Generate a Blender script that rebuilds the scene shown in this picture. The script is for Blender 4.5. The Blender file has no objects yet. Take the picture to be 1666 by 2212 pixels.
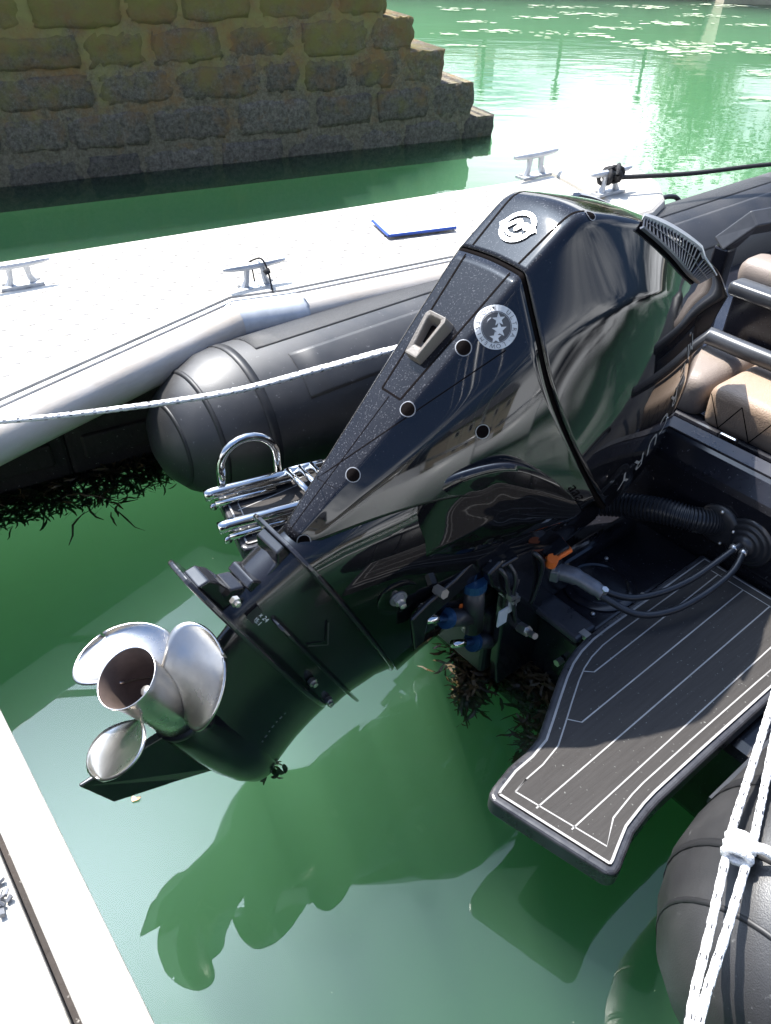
import bpy, bmesh, math, random
from mathutils import Vector, Matrix
from mathutils.bvhtree import BVHTree
R = math.radians
random.seed(7)
S = bpy.context.scene
COL = S.collection

# ------------------------------------------------------------------ camera, sky, sun, exposure
pitch, roll = R(38.6), R(1.1)
fwd = Vector((0, math.cos(pitch), -math.sin(pitch)))
up0 = Vector((0, math.sin(pitch), math.cos(pitch)))
rt = Vector((1, 0, 0)) * math.cos(roll) + up0 * math.sin(roll)
upv = up0 * math.cos(roll) - Vector((1, 0, 0)) * math.sin(roll)
cd = bpy.data.cameras.new('camera'); cam = bpy.data.objects.new('camera', cd); COL.objects.link(cam)
cam.matrix_world = Matrix(((rt.x, upv.x, -fwd.x, 0), (rt.y, upv.y, -fwd.y, 0), (rt.z, upv.z, -fwd.z, 1.65), (0, 0, 0, 1)))
cd.sensor_fit = 'VERTICAL'; cd.sensor_height = 24; cd.lens = 1700 / 2212 * 24
cd.clip_start = 0.02; cd.clip_end = 2000
S.camera = cam
SUN_DIR = Vector((-0.37, 0.44, 1.0)).normalized()
SUN_EL = math.asin(SUN_DIR.z); SUN_AZ = math.atan2(SUN_DIR.x, SUN_DIR.y)
w = bpy.data.worlds.new('World'); S.world = w; w.use_nodes = True
nt = w.node_tree; nt.nodes.clear()
sky = nt.nodes.new('ShaderNodeTexSky'); sky.sky_type = 'NISHITA'; sky.sun_disc = False
sky.sun_elevation = SUN_EL; sky.sun_rotation = SUN_AZ
sky.air_density = 1.0; sky.dust_density = 10.0; sky.ozone_density = 8.0
bg = nt.nodes.new('ShaderNodeBackground'); bg.inputs['Strength'].default_value = 0.088
wo = nt.nodes.new('ShaderNodeOutputWorld')
hs = nt.nodes.new('ShaderNodeMix'); hs.data_type = 'RGBA'; hs.blend_type = 'MULTIPLY'; hs.inputs[0].default_value = 1.0; hs.inputs[7].default_value = (0.79, 0.97, 1.15, 1); nt.links.new(sky.outputs[0], hs.inputs[6]); 
# fair-weather clouds in the lower sky, all the way round
tc = nt.nodes.new('ShaderNodeTexCoord'); sx = nt.nodes.new('ShaderNodeSeparateXYZ'); nt.links.new(tc.outputs['Generated'], sx.inputs[0])
zz_ = nt.nodes.new('ShaderNodeMath'); zz_.operation = 'ADD'; zz_.inputs[1].default_value = 0.22; nt.links.new(sx.outputs[2], zz_.inputs[0])
dv = nt.nodes.new('ShaderNodeVectorMath'); dv.operation = 'SCALE'; iv = nt.nodes.new('ShaderNodeMath'); iv.operation = 'DIVIDE'; iv.inputs[0].default_value = 1.0; nt.links.new(zz_.outputs[0], iv.inputs[1])
nt.links.new(tc.outputs['Generated'], dv.inputs[0]); nt.links.new(iv.outputs[0], dv.inputs['Scale'])
cn = nt.nodes.new('ShaderNodeTexNoise'); cn.noise_dimensions = '4D'; cn.inputs['W'].default_value = 5.1; cn.inputs['Scale'].default_value = 0.9; cn.inputs['Detail'].default_value = 7; cn.inputs['Roughness'].default_value = 0.55; nt.links.new(dv.outputs[0], cn.inputs[0])
cr = nt.nodes.new('ShaderNodeValToRGB'); cr.color_ramp.elements[0].position = 0.47; cr.color_ramp.elements[1].position = 0.60; nt.links.new(cn.outputs[0], cr.inputs[0])
em = nt.nodes.new('ShaderNodeMapRange'); em.inputs[1].default_value = 0.24; em.inputs[2].default_value = 0.38; em.inputs[3].default_value = 1.0; em.inputs[4].default_value = 0.0; nt.links.new(sx.outputs[2], em.inputs[0])
cm = nt.nodes.new('ShaderNodeMath'); cm.operation = 'MULTIPLY'; nt.links.new(cr.outputs[0], cm.inputs[0]); nt.links.new(em.outputs[0], cm.inputs[1])
cx = nt.nodes.new('ShaderNodeMix'); cx.data_type = 'RGBA'; nt.links.new(cm.outputs[0], cx.inputs[0]); nt.links.new(hs.outputs[2], cx.inputs[6]); cx.inputs[7].default_value = (15.0, 15.4, 16.0, 1)
nt.links.new(cx.outputs[2], bg.inputs['Color']); nt.links.new(bg.outputs[0], wo.inputs['Surface'])
ld = bpy.data.lights.new('sun', 'SUN'); ld.energy = 4.6; ld.angle = R(0.5); ld.color = (1, 0.95, 0.88)
sun = bpy.data.objects.new('sun', ld); COL.objects.link(sun)
sun.rotation_euler = SUN_DIR.to_track_quat('Z', 'Y').to_euler(); sun.location = SUN_DIR * 30
S.view_settings.view_transform = 'Standard'; S.view_settings.look = 'None'
S.view_settings.exposure = 1.55; S.view_settings.gamma = 1.0
S.cycles.max_bounces = 8; S.cycles.glossy_bounces = 5; S.cycles.diffuse_bounces = 3; S.cycles.caustics_reflective = False; S.cycles.caustics_refractive = False
S.cycles.sample_clamp_indirect = 6; S.cycles.volume_bounces = 2; S.cycles.transparent_max_bounces = 12

# ------------------------------------------------------------------ materials
def mat(name, c1, rough=0.5, metal=0.0, c2=None, scale=8.0, bump=0.0, bscale=60.0, coat=0.0, spec=0.5, speck=0.0, spcol=(0.5, 0.5, 0.5), spscale=140.0,
        rvar=0.0, stretch=None, ior=1.45, detail=4.0):
    m = bpy.data.materials.new(name); m.use_nodes = True
    t = m.node_tree; n = t.nodes; L = t.links
    b = n['Principled BSDF']
    b.inputs['Base Color'].default_value = (*c1, 1); b.inputs['Roughness'].default_value = rough
    b.inputs['Metallic'].default_value = metal; b.inputs['Coat Weight'].default_value = coat
    b.inputs['Coat Roughness'].default_value = 0.04; b.inputs['Specular IOR Level'].default_value = spec; b.inputs['IOR'].default_value = ior
    tc = n.new('ShaderNodeTexCoord'); mp = n.new('ShaderNodeMapping'); L.new(tc.outputs['Object'], mp.inputs[0])
    if stretch: mp.inputs['Scale'].default_value = stretch
    col = None
    if c2:
        no = n.new('ShaderNodeTexNoise'); no.inputs['Scale'].default_value = scale; no.inputs['Detail'].default_value = detail; no.inputs['Roughness'].default_value = 0.65
        L.new(mp.outputs[0], no.inputs[0])
        cr = n.new('ShaderNodeValToRGB'); cr.color_ramp.elements[0].position = 0.35; cr.color_ramp.elements[1].position = 0.68
        cr.color_ramp.elements[0].color = (*c1, 1); cr.color_ramp.elements[1].color = (*c2, 1)
        L.new(no.outputs[0], cr.inputs[0]); col = cr.outputs[0]
        if rvar:
            mr = n.new('ShaderNodeMapRange'); mr.inputs[1].default_value = 0.3; mr.inputs[2].default_value = 0.7
            mr.inputs[3].default_value = max(rough - rvar, 0.02); mr.inputs[4].default_value = rough + rvar
            L.new(no.outputs[0], mr.inputs[0]); L.new(mr.outputs[0], b.inputs['Roughness'])
    if speck:
        n2 = n.new('ShaderNodeTexNoise'); n2.inputs['Scale'].default_value = spscale; n2.inputs['Detail'].default_value = 2
        L.new(tc.outputs['Object'], n2.inputs[0])
        c3 = n.new('ShaderNodeValToRGB'); c3.color_ramp.elements[0].position = 0.72 - speck * 0.12; c3.color_ramp.elements[1].position = 0.80 - speck * 0.1
        L.new(n2.outputs[0], c3.inputs[0])
        mx = n.new('ShaderNodeMix'); mx.data_type = 'RGBA'; L.new(c3.outputs[0], mx.inputs[0])
        if col: L.new(col, mx.inputs[6])
        else: mx.inputs[6].default_value = (*c1, 1)
        mx.inputs[7].default_value = (*spcol, 1); col = mx.outputs[2]
    if col: L.new(col, b.inputs['Base Color'])
    if bump:
        n3 = n.new('ShaderNodeTexNoise'); n3.inputs['Scale'].default_value = bscale; n3.inputs['Detail'].default_value = 5
        L.new(mp.outputs[0], n3.inputs[0])
        bp = n.new('ShaderNodeBump'); bp.inputs['Strength'].default_value = bump; bp.inputs['Distance'].default_value = 0.01
        L.new(n3.outputs[0], bp.inputs['Height']); L.new(bp.outputs[0], b.inputs['Normal'])
    return m

M = {}
M['gloss'] = mat('black_gloss_paint', (0.004, 0.004, 0.005), 0.03, coat=0.0, spec=0.6, speck=0.12, spcol=(0.05, 0.05, 0.055), spscale=260, c2=(0.006, 0.006, 0.008), scale=3, rvar=0.012)
M['gloss_dusty'] = mat('black_paint_dried_spray', (0.006, 0.006, 0.008), 0.06, coat=0.0, spec=0.3, speck=1.0, spcol=(0.06, 0.06, 0.065), spscale=300, c2=(0.011, 0.011, 0.013), scale=5, rvar=0.03)
M['satin'] = mat('black_satin_paint', (0.008, 0.008, 0.010), 0.18, coat=0.2, c2=(0.013, 0.013, 0.016), scale=6, rvar=0.05)
M['gap'] = mat('seam_rubber_recess_shade', (0.003, 0.002, 0.002), 0.8, spec=0.05)  # near-black for seal rubber, and painted shade in gaps and recesses
M['plastic'] = mat('black_plastic', (0.018, 0.018, 0.020), 0.38, c2=(0.03, 0.03, 0.032), scale=20, rvar=0.08)
M['vent'] = mat('grey_vent_plastic', (0.055, 0.06, 0.075), 0.4)
M['ventrail'] = mat('pale_vent_trim', (0.30, 0.31, 0.33), 0.35)
M['handle'] = mat('taupe_latch_plastic', (0.13, 0.115, 0.10), 0.5, bump=0.2, bscale=300)
M['silver'] = mat('silver_badge', (0.72, 0.73, 0.75), 0.25, 0.6)
M['sticker'] = mat('grey_sticker', (0.36, 0.37, 0.39), 0.35, c2=(0.46, 0.47, 0.49), scale=40)
M['stickdark'] = mat('dark_sticker_print', (0.05, 0.05, 0.055), 0.4)
M['white'] = mat('white_print', (0.62, 0.62, 0.62), 0.5)
M['whitetext'] = mat('pale_cowl_lettering', (0.20, 0.20, 0.195), 0.4)
M['steel'] = mat('polished_stainless', (0.66, 0.65, 0.63), 0.10, 1.0, c2=(0.58, 0.56, 0.53), scale=9, rvar=0.05)
M['prop'] = mat('used_stainless_propeller', (0.62, 0.60, 0.57), 0.29, 1.0, c2=(0.50, 0.47, 0.43), scale=10, rvar=0.07, bump=0.02, bscale=120)
M['propin'] = mat('sooty_hub_metal', (0.17, 0.125, 0.105), 0.55, 0.35, c2=(0.10, 0.075, 0.065), scale=14)
M['bolt'] = mat('galvanised_bolt', (0.55, 0.53, 0.5), 0.35, 0.9)
M['alu'] = mat('grey_cast_link', (0.14, 0.145, 0.155), 0.42, 0.4, c2=(0.20, 0.20, 0.21), scale=30, bump=0.1)
M['blue'] = mat('blue_anodised_cap', (0.02, 0.07, 0.16), 0.35, 0.4)
M['orange'] = mat('orange_plastic', (0.75, 0.16, 0.03), 0.45)
M['hypalon'] = mat('charcoal_tube_fabric', (0.014, 0.014, 0.015), 0.47, spec=0.8, c2=(0.030, 0.029, 0.029), scale=4.5, bump=0.12, bscale=420, speck=0.3, spcol=(0.10, 0.10, 0.10), spscale=90, rvar=0.06)
M['hypalon2'] = mat('charcoal_tube_reinforcement', (0.014, 0.014, 0.015), 0.46, bump=0.3, bscale=700, c2=(0.022, 0.022, 0.023), scale=5)
M['seam'] = mat('tube_seam_tape', (0.013, 0.013, 0.014), 0.5)
M['hull'] = mat('black_gelcoat', (0.007, 0.007, 0.009), 0.16, c2=(0.013, 0.013, 0.017), scale=5, rvar=0.07, speck=0.2, spcol=(0.12, 0.12, 0.13), spscale=160)
M['hulltop'] = mat('worn_black_gelcoat', (0.030, 0.030, 0.034), 0.30, c2=(0.05, 0.05, 0.055), scale=12, rvar=0.08)
M['eva'] = mat('grey_foam_decking', (0.039, 0.0365, 0.035), 0.9, spec=0.08, c2=(0.047, 0.044, 0.042), scale=40, stretch=(0.15, 3.0, 1), bump=0.15, bscale=300, speck=0.25, spcol=(0.16, 0.16, 0.15), spscale=120)
M['evaline'] = mat('pale_deck_caulking', (0.30, 0.29, 0.28), 0.8, c2=(0.22, 0.215, 0.21), scale=30)
M['platform'] = mat('platform_black_moulding', (0.018, 0.018, 0.021), 0.30, c2=(0.05, 0.05, 0.055), scale=14, rvar=0.1)
M['leather'] = mat('tan_seat_vinyl', (0.25, 0.178, 0.125), 0.5, c2=(0.29, 0.21, 0.15), scale=7, bump=0.25, bscale=260)
M['leatherb'] = mat('taupe_seat_vinyl', (0.17, 0.135, 0.112), 0.48, bump=0.25, bscale=260, c2=(0.21, 0.17, 0.14), scale=6)
M['framem'] = mat('black_coated_tube', (0.030, 0.031, 0.034), 0.30, 0.0, c2=(0.042, 0.043, 0.046), scale=20)
M['dock'] = mat('white_dock_plastic', (0.49, 0.46, 0.41), 0.6, c2=(0.36, 0.33, 0.28), scale=7, bump=0.15, bscale=90)
M['dockmark'] = mat('dock_dimple_grey', (0.16, 0.155, 0.15), 0.8)
M['galv'] = mat('galvanised_pipe', (0.56, 0.52, 0.47), 0.45, 0.1, c2=(0.46, 0.40, 0.33), scale=4, stretch=(1, 1, 3), bump=0.05)
M['galvd'] = mat('dull_galvanised_rail', (0.52, 0.54, 0.56), 0.5, 0.4, c2=(0.40, 0.42, 0.44), scale=20)
M['float'] = mat('brown_black_float', (0.016, 0.012, 0.011), 0.75, c2=(0.030, 0.022, 0.019), scale=9, bump=0.4, bscale=40, speck=0.3, spcol=(0.2, 0.19, 0.18), spscale=110)
M['ropew'] = mat('white_braided_rope', (0.80, 0.79, 0.77), 0.8, bump=0.6, bscale=240, c2=(0.72, 0.71, 0.69), scale=60)
M['ropef'] = mat('black_rope_fleck', (0.03, 0.03, 0.035), 0.8)
M['ropeb'] = mat('black_rope', (0.018, 0.018, 0.02), 0.8, bump=0.6, bscale=240)
M['paper'] = mat('white_board', (0.80, 0.80, 0.80), 0.5)
M['bluep'] = mat('blue_board_edge', (0.03, 0.07, 0.30), 0.5)
M['weed'] = mat('brown_seaweed', (0.045, 0.026, 0.010), 0.45, c2=(0.075, 0.050, 0.018), scale=25)
M['weedg'] = mat('green_weed', (0.05, 0.11, 0.02), 0.6, c2=(0.03, 0.05, 0.015), scale=30)
M['cableb'] = mat('black_cable_sheath', (0.020, 0.021, 0.024), 0.32)
M['leaf'] = mat('tree_foliage', (0.05, 0.10, 0.025), 0.6, c2=(0.09, 0.15, 0.04), scale=2)
M['leafw'] = mat('willow_foliage', (0.13, 0.20, 0.05), 0.6, c2=(0.09, 0.15, 0.04), scale=2)
M['bark'] = mat('bark', (0.10, 0.075, 0.05), 0.9, bump=0.5, bscale=20)
M['render'] = mat('cream_house_render', (0.50, 0.44, 0.34), 0.9, c2=(0.42, 0.37, 0.29), scale=1.5)
M['render2'] = mat('grey_house_stone', (0.34, 0.31, 0.26), 0.9, c2=(0.25, 0.225, 0.19), scale=4)
M['slate'] = mat('slate_roof', (0.07, 0.075, 0.085), 0.7, c2=(0.10, 0.10, 0.11), scale=3)
M['glass'] = mat('window_glass', (0.02, 0.025, 0.03), 0.08)
M['quay'] = mat('pale_quay_stone', (0.42, 0.37, 0.29), 0.9, c2=(0.30, 0.27, 0.21), scale=1.2, bump=0.3, bscale=5)
M['wood'] = mat('brown_timber', (0.16, 0.10, 0.065), 0.8, c2=(0.10, 0.065, 0.045), scale=4, stretch=(0.2, 3, 3))
M['yacht'] = mat('white_yacht_paint', (0.75, 0.75, 0.74), 0.35)
M['mast'] = mat('silver_mast', (0.6, 0.6, 0.6), 0.35, 0.7)
M['foam'] = mat('pale_foam_scum', (0.40, 0.41, 0.33), 0.9, c2=(0.22, 0.26, 0.16), scale=6)

def stone_mat(name, base, base2, moss, orange):
    m = bpy.data.materials.new(name); m.use_nodes = True
    t = m.node_tree; n = t.nodes; L = t.links; b = n['Principled BSDF']
    ge = n.new('ShaderNodeNewGeometry'); sx = n.new('ShaderNodeSeparateXYZ'); L.new(ge.outputs['Position'], sx.inputs[0])
    def noise(sc, det=6, rg=0.65):
        q = n.new('ShaderNodeTexNoise'); q.inputs['Scale'].default_value = sc; q.inputs['Detail'].default_value = det; q.inputs['Roughness'].default_value = rg
        L.new(ge.outputs['Position'], q.inputs[0]); return q
    n1 = noise(34, 10, 0.85); cr = n.new('ShaderNodeValToRGB'); L.new(n1.outputs[0], cr.inputs[0])
    cr.color_ramp.elements[0].position = 0.40; cr.color_ramp.elements[1].position = 0.62
    cr.color_ramp.elements[0].color = (*[c_ * 0.6 for c_ in base], 1); cr.color_ramp.elements[1].color = (*base2, 1)
    oi = n.new('ShaderNodeObjectInfo'); mr = n.new('ShaderNodeMapRange'); mr.inputs[3].default_value = 0.72; mr.inputs[4].default_value = 1.25; L.new(oi.outputs['Random'], mr.inputs[0])
    mu = n.new('ShaderNodeMix'); mu.data_type = 'RGBA'; mu.blend_type = 'MULTIPLY'; mu.inputs[0].default_value = 1
    L.new(cr.outputs[0], mu.inputs[6]); L.new(mr.outputs[0], mu.inputs[7])
    # algae that grows in the upper tide band, rust coloured lichen in the middle
    def band(lo, hi, nz, thr):
        a = n.new('ShaderNodeMapRange'); a.inputs[1].default_value = lo; a.inputs[2].default_value = hi; L.new(sx.outputs[2], a.inputs[0])
        q = noise(nz); ad = n.new('ShaderNodeMath'); ad.operation = 'MULTIPLY_ADD'; ad.inputs[1].default_value = 2.2; L.new(q.outputs[0], ad.inputs[0]); L.new(a.outputs[0], ad.inputs[2])
        c = n.new('ShaderNodeMapRange'); c.inputs[1].default_value = thr; c.inputs[2].default_value = thr + 0.55; L.new(ad.outputs[0], c.inputs[0]); return c
    f1 = band(0.1, 1.5, 4.2, 1.42); f2 = band(0.0, 1.4, 6.0, 1.38)
    m1 = n.new('ShaderNodeMix'); m1.data_type = 'RGBA'; L.new(f2.outputs[0], m1.inputs[0]); L.new(mu.outputs[2], m1.inputs[6]); m1.inputs[7].default_value = (*orange, 1)
    m2 = n.new('ShaderNodeMix'); m2.data_type = 'RGBA'; L.new(f1.outputs[0], m2.inputs[0]); L.new(m1.outputs[2], m2.inputs[6]); m2.inputs[7].default_value = (*moss, 1)
    L.new(m2.outputs[2], b.inputs['Base Color']); b.inputs['Roughness'].default_value = 0.85
    n4 = noise(30, 10, 0.85); bp = n.new('ShaderNodeBump'); bp.inputs['Strength'].default_value = 1.0; bp.inputs['Distance'].default_value = 0.035
    L.new(n4.outputs[0], bp.inputs['Height']); L.new(bp.outputs[0], b.inputs['Normal'])
    return m
M['stone'] = stone_mat('weathered_granite', (0.135, 0.115, 0.088), (0.285, 0.25, 0.195), (0.25, 0.225, 0.06), (0.27, 0.16, 0.065))
M['mortar'] = stone_mat('algae_mortar', (0.20, 0.165, 0.105), (0.30, 0.26, 0.18), (0.35, 0.32, 0.11), (0.34, 0.19, 0.07))

def water_mat():
    # clear surface with Fresnel mirror over turbid green water (scattering and absorption in the volume)
    m = bpy.data.materials.new('harbour_water'); m.use_nodes = True
    t = m.node_tree; n = t.nodes; L = t.links; n.clear()
    ge = n.new('ShaderNodeNewGeometry')
    mp = n.new('ShaderNodeMapping'); mp.inputs['Scale'].default_value = (1.0, 2.2, 1); L.new(ge.outputs['Position'], mp.inputs[0])
    a = n.new('ShaderNodeTexNoise'); a.inputs['Scale'].default_value = 2.2; a.inputs['Detail'].default_value = 3; L.new(mp.outputs[0], a.inputs[0])
    c = n.new('ShaderNodeTexNoise'); c.inputs['Scale'].default_value = 0.7; c.inputs['Detail'].default_value = 2; L.new(mp.outputs[0], c.inputs[0])
    # the basin is sheltered: flat between the pontoons, light ripples further out
    mr = n.new('ShaderNodeMapRange'); mr.inputs[1].default_value = 3.5; mr.inputs[2].default_value = 15.0; mr.inputs[3].default_value = 0.003; mr.inputs[4].default_value = 0.022
    ab = n.new('ShaderNodeVectorMath'); ab.operation = 'LENGTH'; L.new(ge.outputs['Position'], ab.inputs[0]); L.new(ab.outputs['Value'], mr.inputs[0])
    ad = n.new('ShaderNodeMath'); ad.operation = 'ADD'; L.new(a.outputs[0], ad.inputs[0]); L.new(c.outputs[0], ad.inputs[1])
    bp = n.new('ShaderNodeBump'); bp.inputs['Distance'].default_value = 0.30; L.new(mr.outputs[0], bp.inputs['Strength']); L.new(ad.outputs[0], bp.inputs['Height'])
    fr = n.new('ShaderNodeFresnel'); fr.inputs['IOR'].default_value = 1.50; L.new(bp.outputs[0], fr.inputs['Normal'])
    tr = n.new('ShaderNodeBsdfTransparent'); gl = n.new('ShaderNodeBsdfGlossy'); gl.inputs['Roughness'].default_value = 0.012; L.new(bp.outputs[0], gl.inputs['Normal'])
    mx = n.new('ShaderNodeMixShader'); L.new(fr.outputs[0], mx.inputs[0]); L.new(tr.outputs[0], mx.inputs[1]); L.new(gl.outputs[0], mx.inputs[2])
    vs_ = n.new('ShaderNodeVolumeScatter'); vs_.inputs['Color'].default_value = (0.47, 1.0, 0.57, 1); vs_.inputs['Density'].default_value = 0.50; vs_.inputs['Anisotropy'].default_value = 0.2
    va = n.new('ShaderNodeVolumeAbsorption'); va.inputs['Color'].default_value = (0.05, 0.45, 0.12, 1); va.inputs['Density'].default_value = 0.72
    av = n.new('ShaderNodeAddShader'); L.new(vs_.outputs[0], av.inputs[0]); L.new(va.outputs[0], av.inputs[1])
    fl = n.new('ShaderNodeBsdfDiffuse')     # thin dusty film on the still surface
    fn_ = n.new('ShaderNodeTexNoise'); fn_.inputs['Scale'].default_value = 1.3; fn_.inputs['Detail'].default_value = 6; L.new(ge.outputs['Position'], fn_.inputs[0])
    fc = n.new('ShaderNodeValToRGB'); fc.color_ramp.elements[0].position = 0.3; fc.color_ramp.elements[1].position = 0.72
    fc.color_ramp.elements[0].color = (0.0012, 0.002, 0.0024, 1); fc.color_ramp.elements[1].color = (0.0025, 0.004, 0.0046, 1); L.new(fn_.outputs[0], fc.inputs[0]); L.new(fc.outputs[0], fl.inputs['Color'])
    fg = n.new('ShaderNodeBsdfGlossy'); fg.inputs['Color'].default_value = (0.0008, 0.001, 0.0012, 1); fg.inputs['Roughness'].default_value = 0.5
    af = n.new('ShaderNodeAddShader'); L.new(fl.outputs[0], af.inputs[0]); L.new(fg.outputs[0], af.inputs[1])
    as_ = n.new('ShaderNodeAddShader'); L.new(mx.outputs[0], as_.inputs[0]); L.new(af.outputs[0], as_.inputs[1])
    o = n.new('ShaderNodeOutputMaterial'); L.new(as_.outputs[0], o.inputs['Surface']); L.new(av.outputs[0], o.inputs['Volume'])
    return m
M['water'] = water_mat()

# ------------------------------------------------------------------ mesh helpers
def tag(o, label=None, cat=None, group=None, kind=None):
    if label: o['label'] = label
    if cat: o['category'] = cat
    if group: o['group'] = group
    if kind: o['kind'] = kind
    return o
def empty(name, loc=(0, 0, 0), rot=(0, 0, 0)):
    o = bpy.data.objects.new(name, None); COL.objects.link(o); o.location = loc; o.rotation_euler = rot; o.empty_display_size = 0.1
    return o
def link(name, me, m, parent=None, smooth=True):
    o = bpy.data.objects.new(name, me); COL.objects.link(o)
    if m is not None: me.materials.append(M[m] if isinstance(m, str) else m)
    if parent is not None: o.parent = parent
    if smooth:
        for p in me.polygons: p.use_smooth = True
    return o
def pyobj(name, vs, fs, m, parent=None, smooth=True):
    me = bpy.data.meshes.new(name); me.from_pydata([tuple(v) for v in vs], [], fs); me.validate(); me.update()
    bm = bmesh.new(); bm.from_mesh(me); bmesh.ops.recalc_face_normals(bm, faces=bm.faces); bm.to_mesh(me); bm.free()
    return link(name, me, m, parent, smooth)
def bevel(o, wd, seg=2, ang=35):
    md = o.modifiers.new('bevel', 'BEVEL'); md.width = wd; md.segments = seg; md.limit_method = 'ANGLE'; md.angle_limit = R(ang); md.harden_normals = False
    return o
def autosmooth(o, ang=35):
    me = o.data
    bm = bmesh.new(); bm.from_mesh(me)
    for e in bm.edges:
        e.smooth = not (len(e.link_faces) == 2 and e.calc_face_angle(0) > R(ang))
    bm.to_mesh(me); bm.free()
    return o
class MB:
    def __init__(s): s.v = []; s.f = []
    def add(s, vs, fs):
        k = len(s.v); s.v += [Vector(v) for v in vs]; s.f += [tuple(i + k for i in f) for f in fs]; return s
    def box(s, c, d, rot=None):
        c = Vector(c); d = Vector(d) / 2
        vs = [Vector((x * d.x, y * d.y, z * d.z)) for x in (-1, 1) for y in (-1, 1) for z in (-1, 1)]
        if rot is not None: vs = [rot @ v for v in vs]
        return s.add([v + c for v in vs], [(0, 1, 3, 2), (4, 6, 7, 5), (0, 4, 5, 1), (2, 3, 7, 6), (0, 2, 6, 4), (1, 5, 7, 3)])
    def prism(s, pts, z0, z1):
        n = len(pts); z0s = z0 if hasattr(z0, '__len__') else [z0] * n; z1s = z1 if hasattr(z1, '__len__') else [z1] * n
        vs = [(p[0], p[1], z0s[i]) for i, p in enumerate(pts)] + [(p[0], p[1], z1s[i]) for i, p in enumerate(pts)]
        return s.add(vs, [tuple(range(n))[::-1], tuple(range(n, 2 * n))] + [(i, (i + 1) % n, n + (i + 1) % n, n + i) for i in range(n)])
    def tube(s, pts, r, n=10, caps=True):
        pts = [Vector(p) for p in pts]; k = len(pts); rs = r if hasattr(r, '__len__') else [r] * k
        t = [(pts[min(i + 1, k - 1)] - pts[max(i - 1, 0)]).normalized() for i in range(k)]
        ref = Vector((0, 0, 1)) if abs(t[0].z) < 0.9 else Vector((1, 0, 0))
        u = t[0].cross(ref).normalized(); vs = []
        for i in range(k):
            if i: u = (u - t[i] * u.dot(t[i])).normalized()
            vv = t[i].cross(u)
            vs += [pts[i] + (u * math.cos(2 * math.pi * j / n) + vv * math.sin(2 * math.pi * j / n)) * rs[i] for j in range(n)]
        fs = [(i * n + j, i * n + (j + 1) % n, (i + 1) * n + (j + 1) % n, (i + 1) * n + j) for i in range(k - 1) for j in range(n)]
        if caps: fs += [tuple(range(n))[::-1], tuple((k - 1) * n + j for j in range(n))]
        return s.add(vs, fs)
    def loft(s, secs, caps=True):
        n = len(secs[0]); vs = [p for q in secs for p in q]; k = len(secs)
        fs = [(i * n + j, i * n + (j + 1) % n, (i + 1) * n + (j + 1) % n, (i + 1) * n + j) for i in range(k - 1) for j in range(n)]
        if caps: fs += [tuple(range(n))[::-1], tuple((k - 1) * n + j for j in range(n))]
        return s.add(vs, fs)
    def lathe(s, prof, axis='x', n=32, caps=True):     # prof: (along, radius)
        secs = []
        for a, r in prof:
            secs.append([(a, r * math.cos(2 * math.pi * j / n), r * math.sin(2 * math.pi * j / n)) if axis == 'x' else
                         (r * math.cos(2 * math.pi * j / n), r * math.sin(2 * math.pi * j / n), a) for j in range(n)])
        return s.loft(secs, caps)
    def strip(s, pts, wdt, nrm):        # flat ribbon
        pts = [Vector(p) for p in pts]; k = len(pts); vs = []
        for i in range(k):
            t = (pts[min(i + 1, k - 1)] - pts[max(i - 1, 0)]).normalized(); nn = nrm[i] if isinstance(nrm, list) else Vector(nrm)
            sd = t.cross(nn).normalized() * wdt / 2; vs += [pts[i] - sd, pts[i] + sd]
        return s.add(vs, [(2 * i, 2 * i + 1, 2 * i + 3, 2 * i + 2) for i in range(k - 1)])
    def xf(s, mtx): s.v = [mtx @ v for v in s.v]; return s
    def build(s, name, m, parent=None, smooth=True): return pyobj(name, s.v, s.f, m, parent, smooth)
def sell(x0, x1, hw, z, n=28, p=2.4, pr=None):
    c = (x0 + x1) / 2; a = (x1 - x0) / 2; out = []
    for j in range(n):
        t = 2 * math.pi * j / n; ct, st = math.cos(t), math.sin(t)
        q = p
        out.append((c + a * math.copysign(abs(ct) ** (2 / q), ct), hw * math.copysign(abs(st) ** (2 / q), st), z))
    return out
def smoothpath(pts, k=6):
    P = [Vector(p) for p in pts]; out = []
    for i in range(len(P) - 1):
        a = P[max(i - 1, 0)]; b = P[i]; c = P[i + 1]; d = P[min(i + 2, len(P) - 1)]
        for j in range(k):
            t = j / k
            out.append(0.5 * ((2 * b) + (c - a) * t + (2 * a - 5 * b + 4 * c - d) * t * t + (3 * b - a - 3 * c + d) * t ** 3))
    out.append(P[-1]); return out
def apply_mods(o):
    dg = bpy.context.evaluated_depsgraph_get(); e = o.evaluated_get(dg)
    me = bpy.data.meshes.new_from_object(e); o.modifiers.clear(); o.data = me
    return o
def bvh_of(*objs):      # meshes that share one local frame
    vs = []; fs = []
    for o in objs:
        k = len(vs); vs += [v.co.copy() for v in o.data.vertices]; fs += [tuple(i + k for i in p.vertices) for p in o.data.polygons]
    return BVHTree.FromPolygons(vs, fs)
def drop(bvh, p, d, off=0.0008):
    d = Vector(d).normalized(); p = Vector(p)
    h = bvh.ray_cast(p - d * 0.35, d, 1.0)
    if h[0] is None: return p, -d
    nn = h[1] if h[1].dot(d) < 0 else -h[1]
    return h[0] + nn * off, nn
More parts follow.
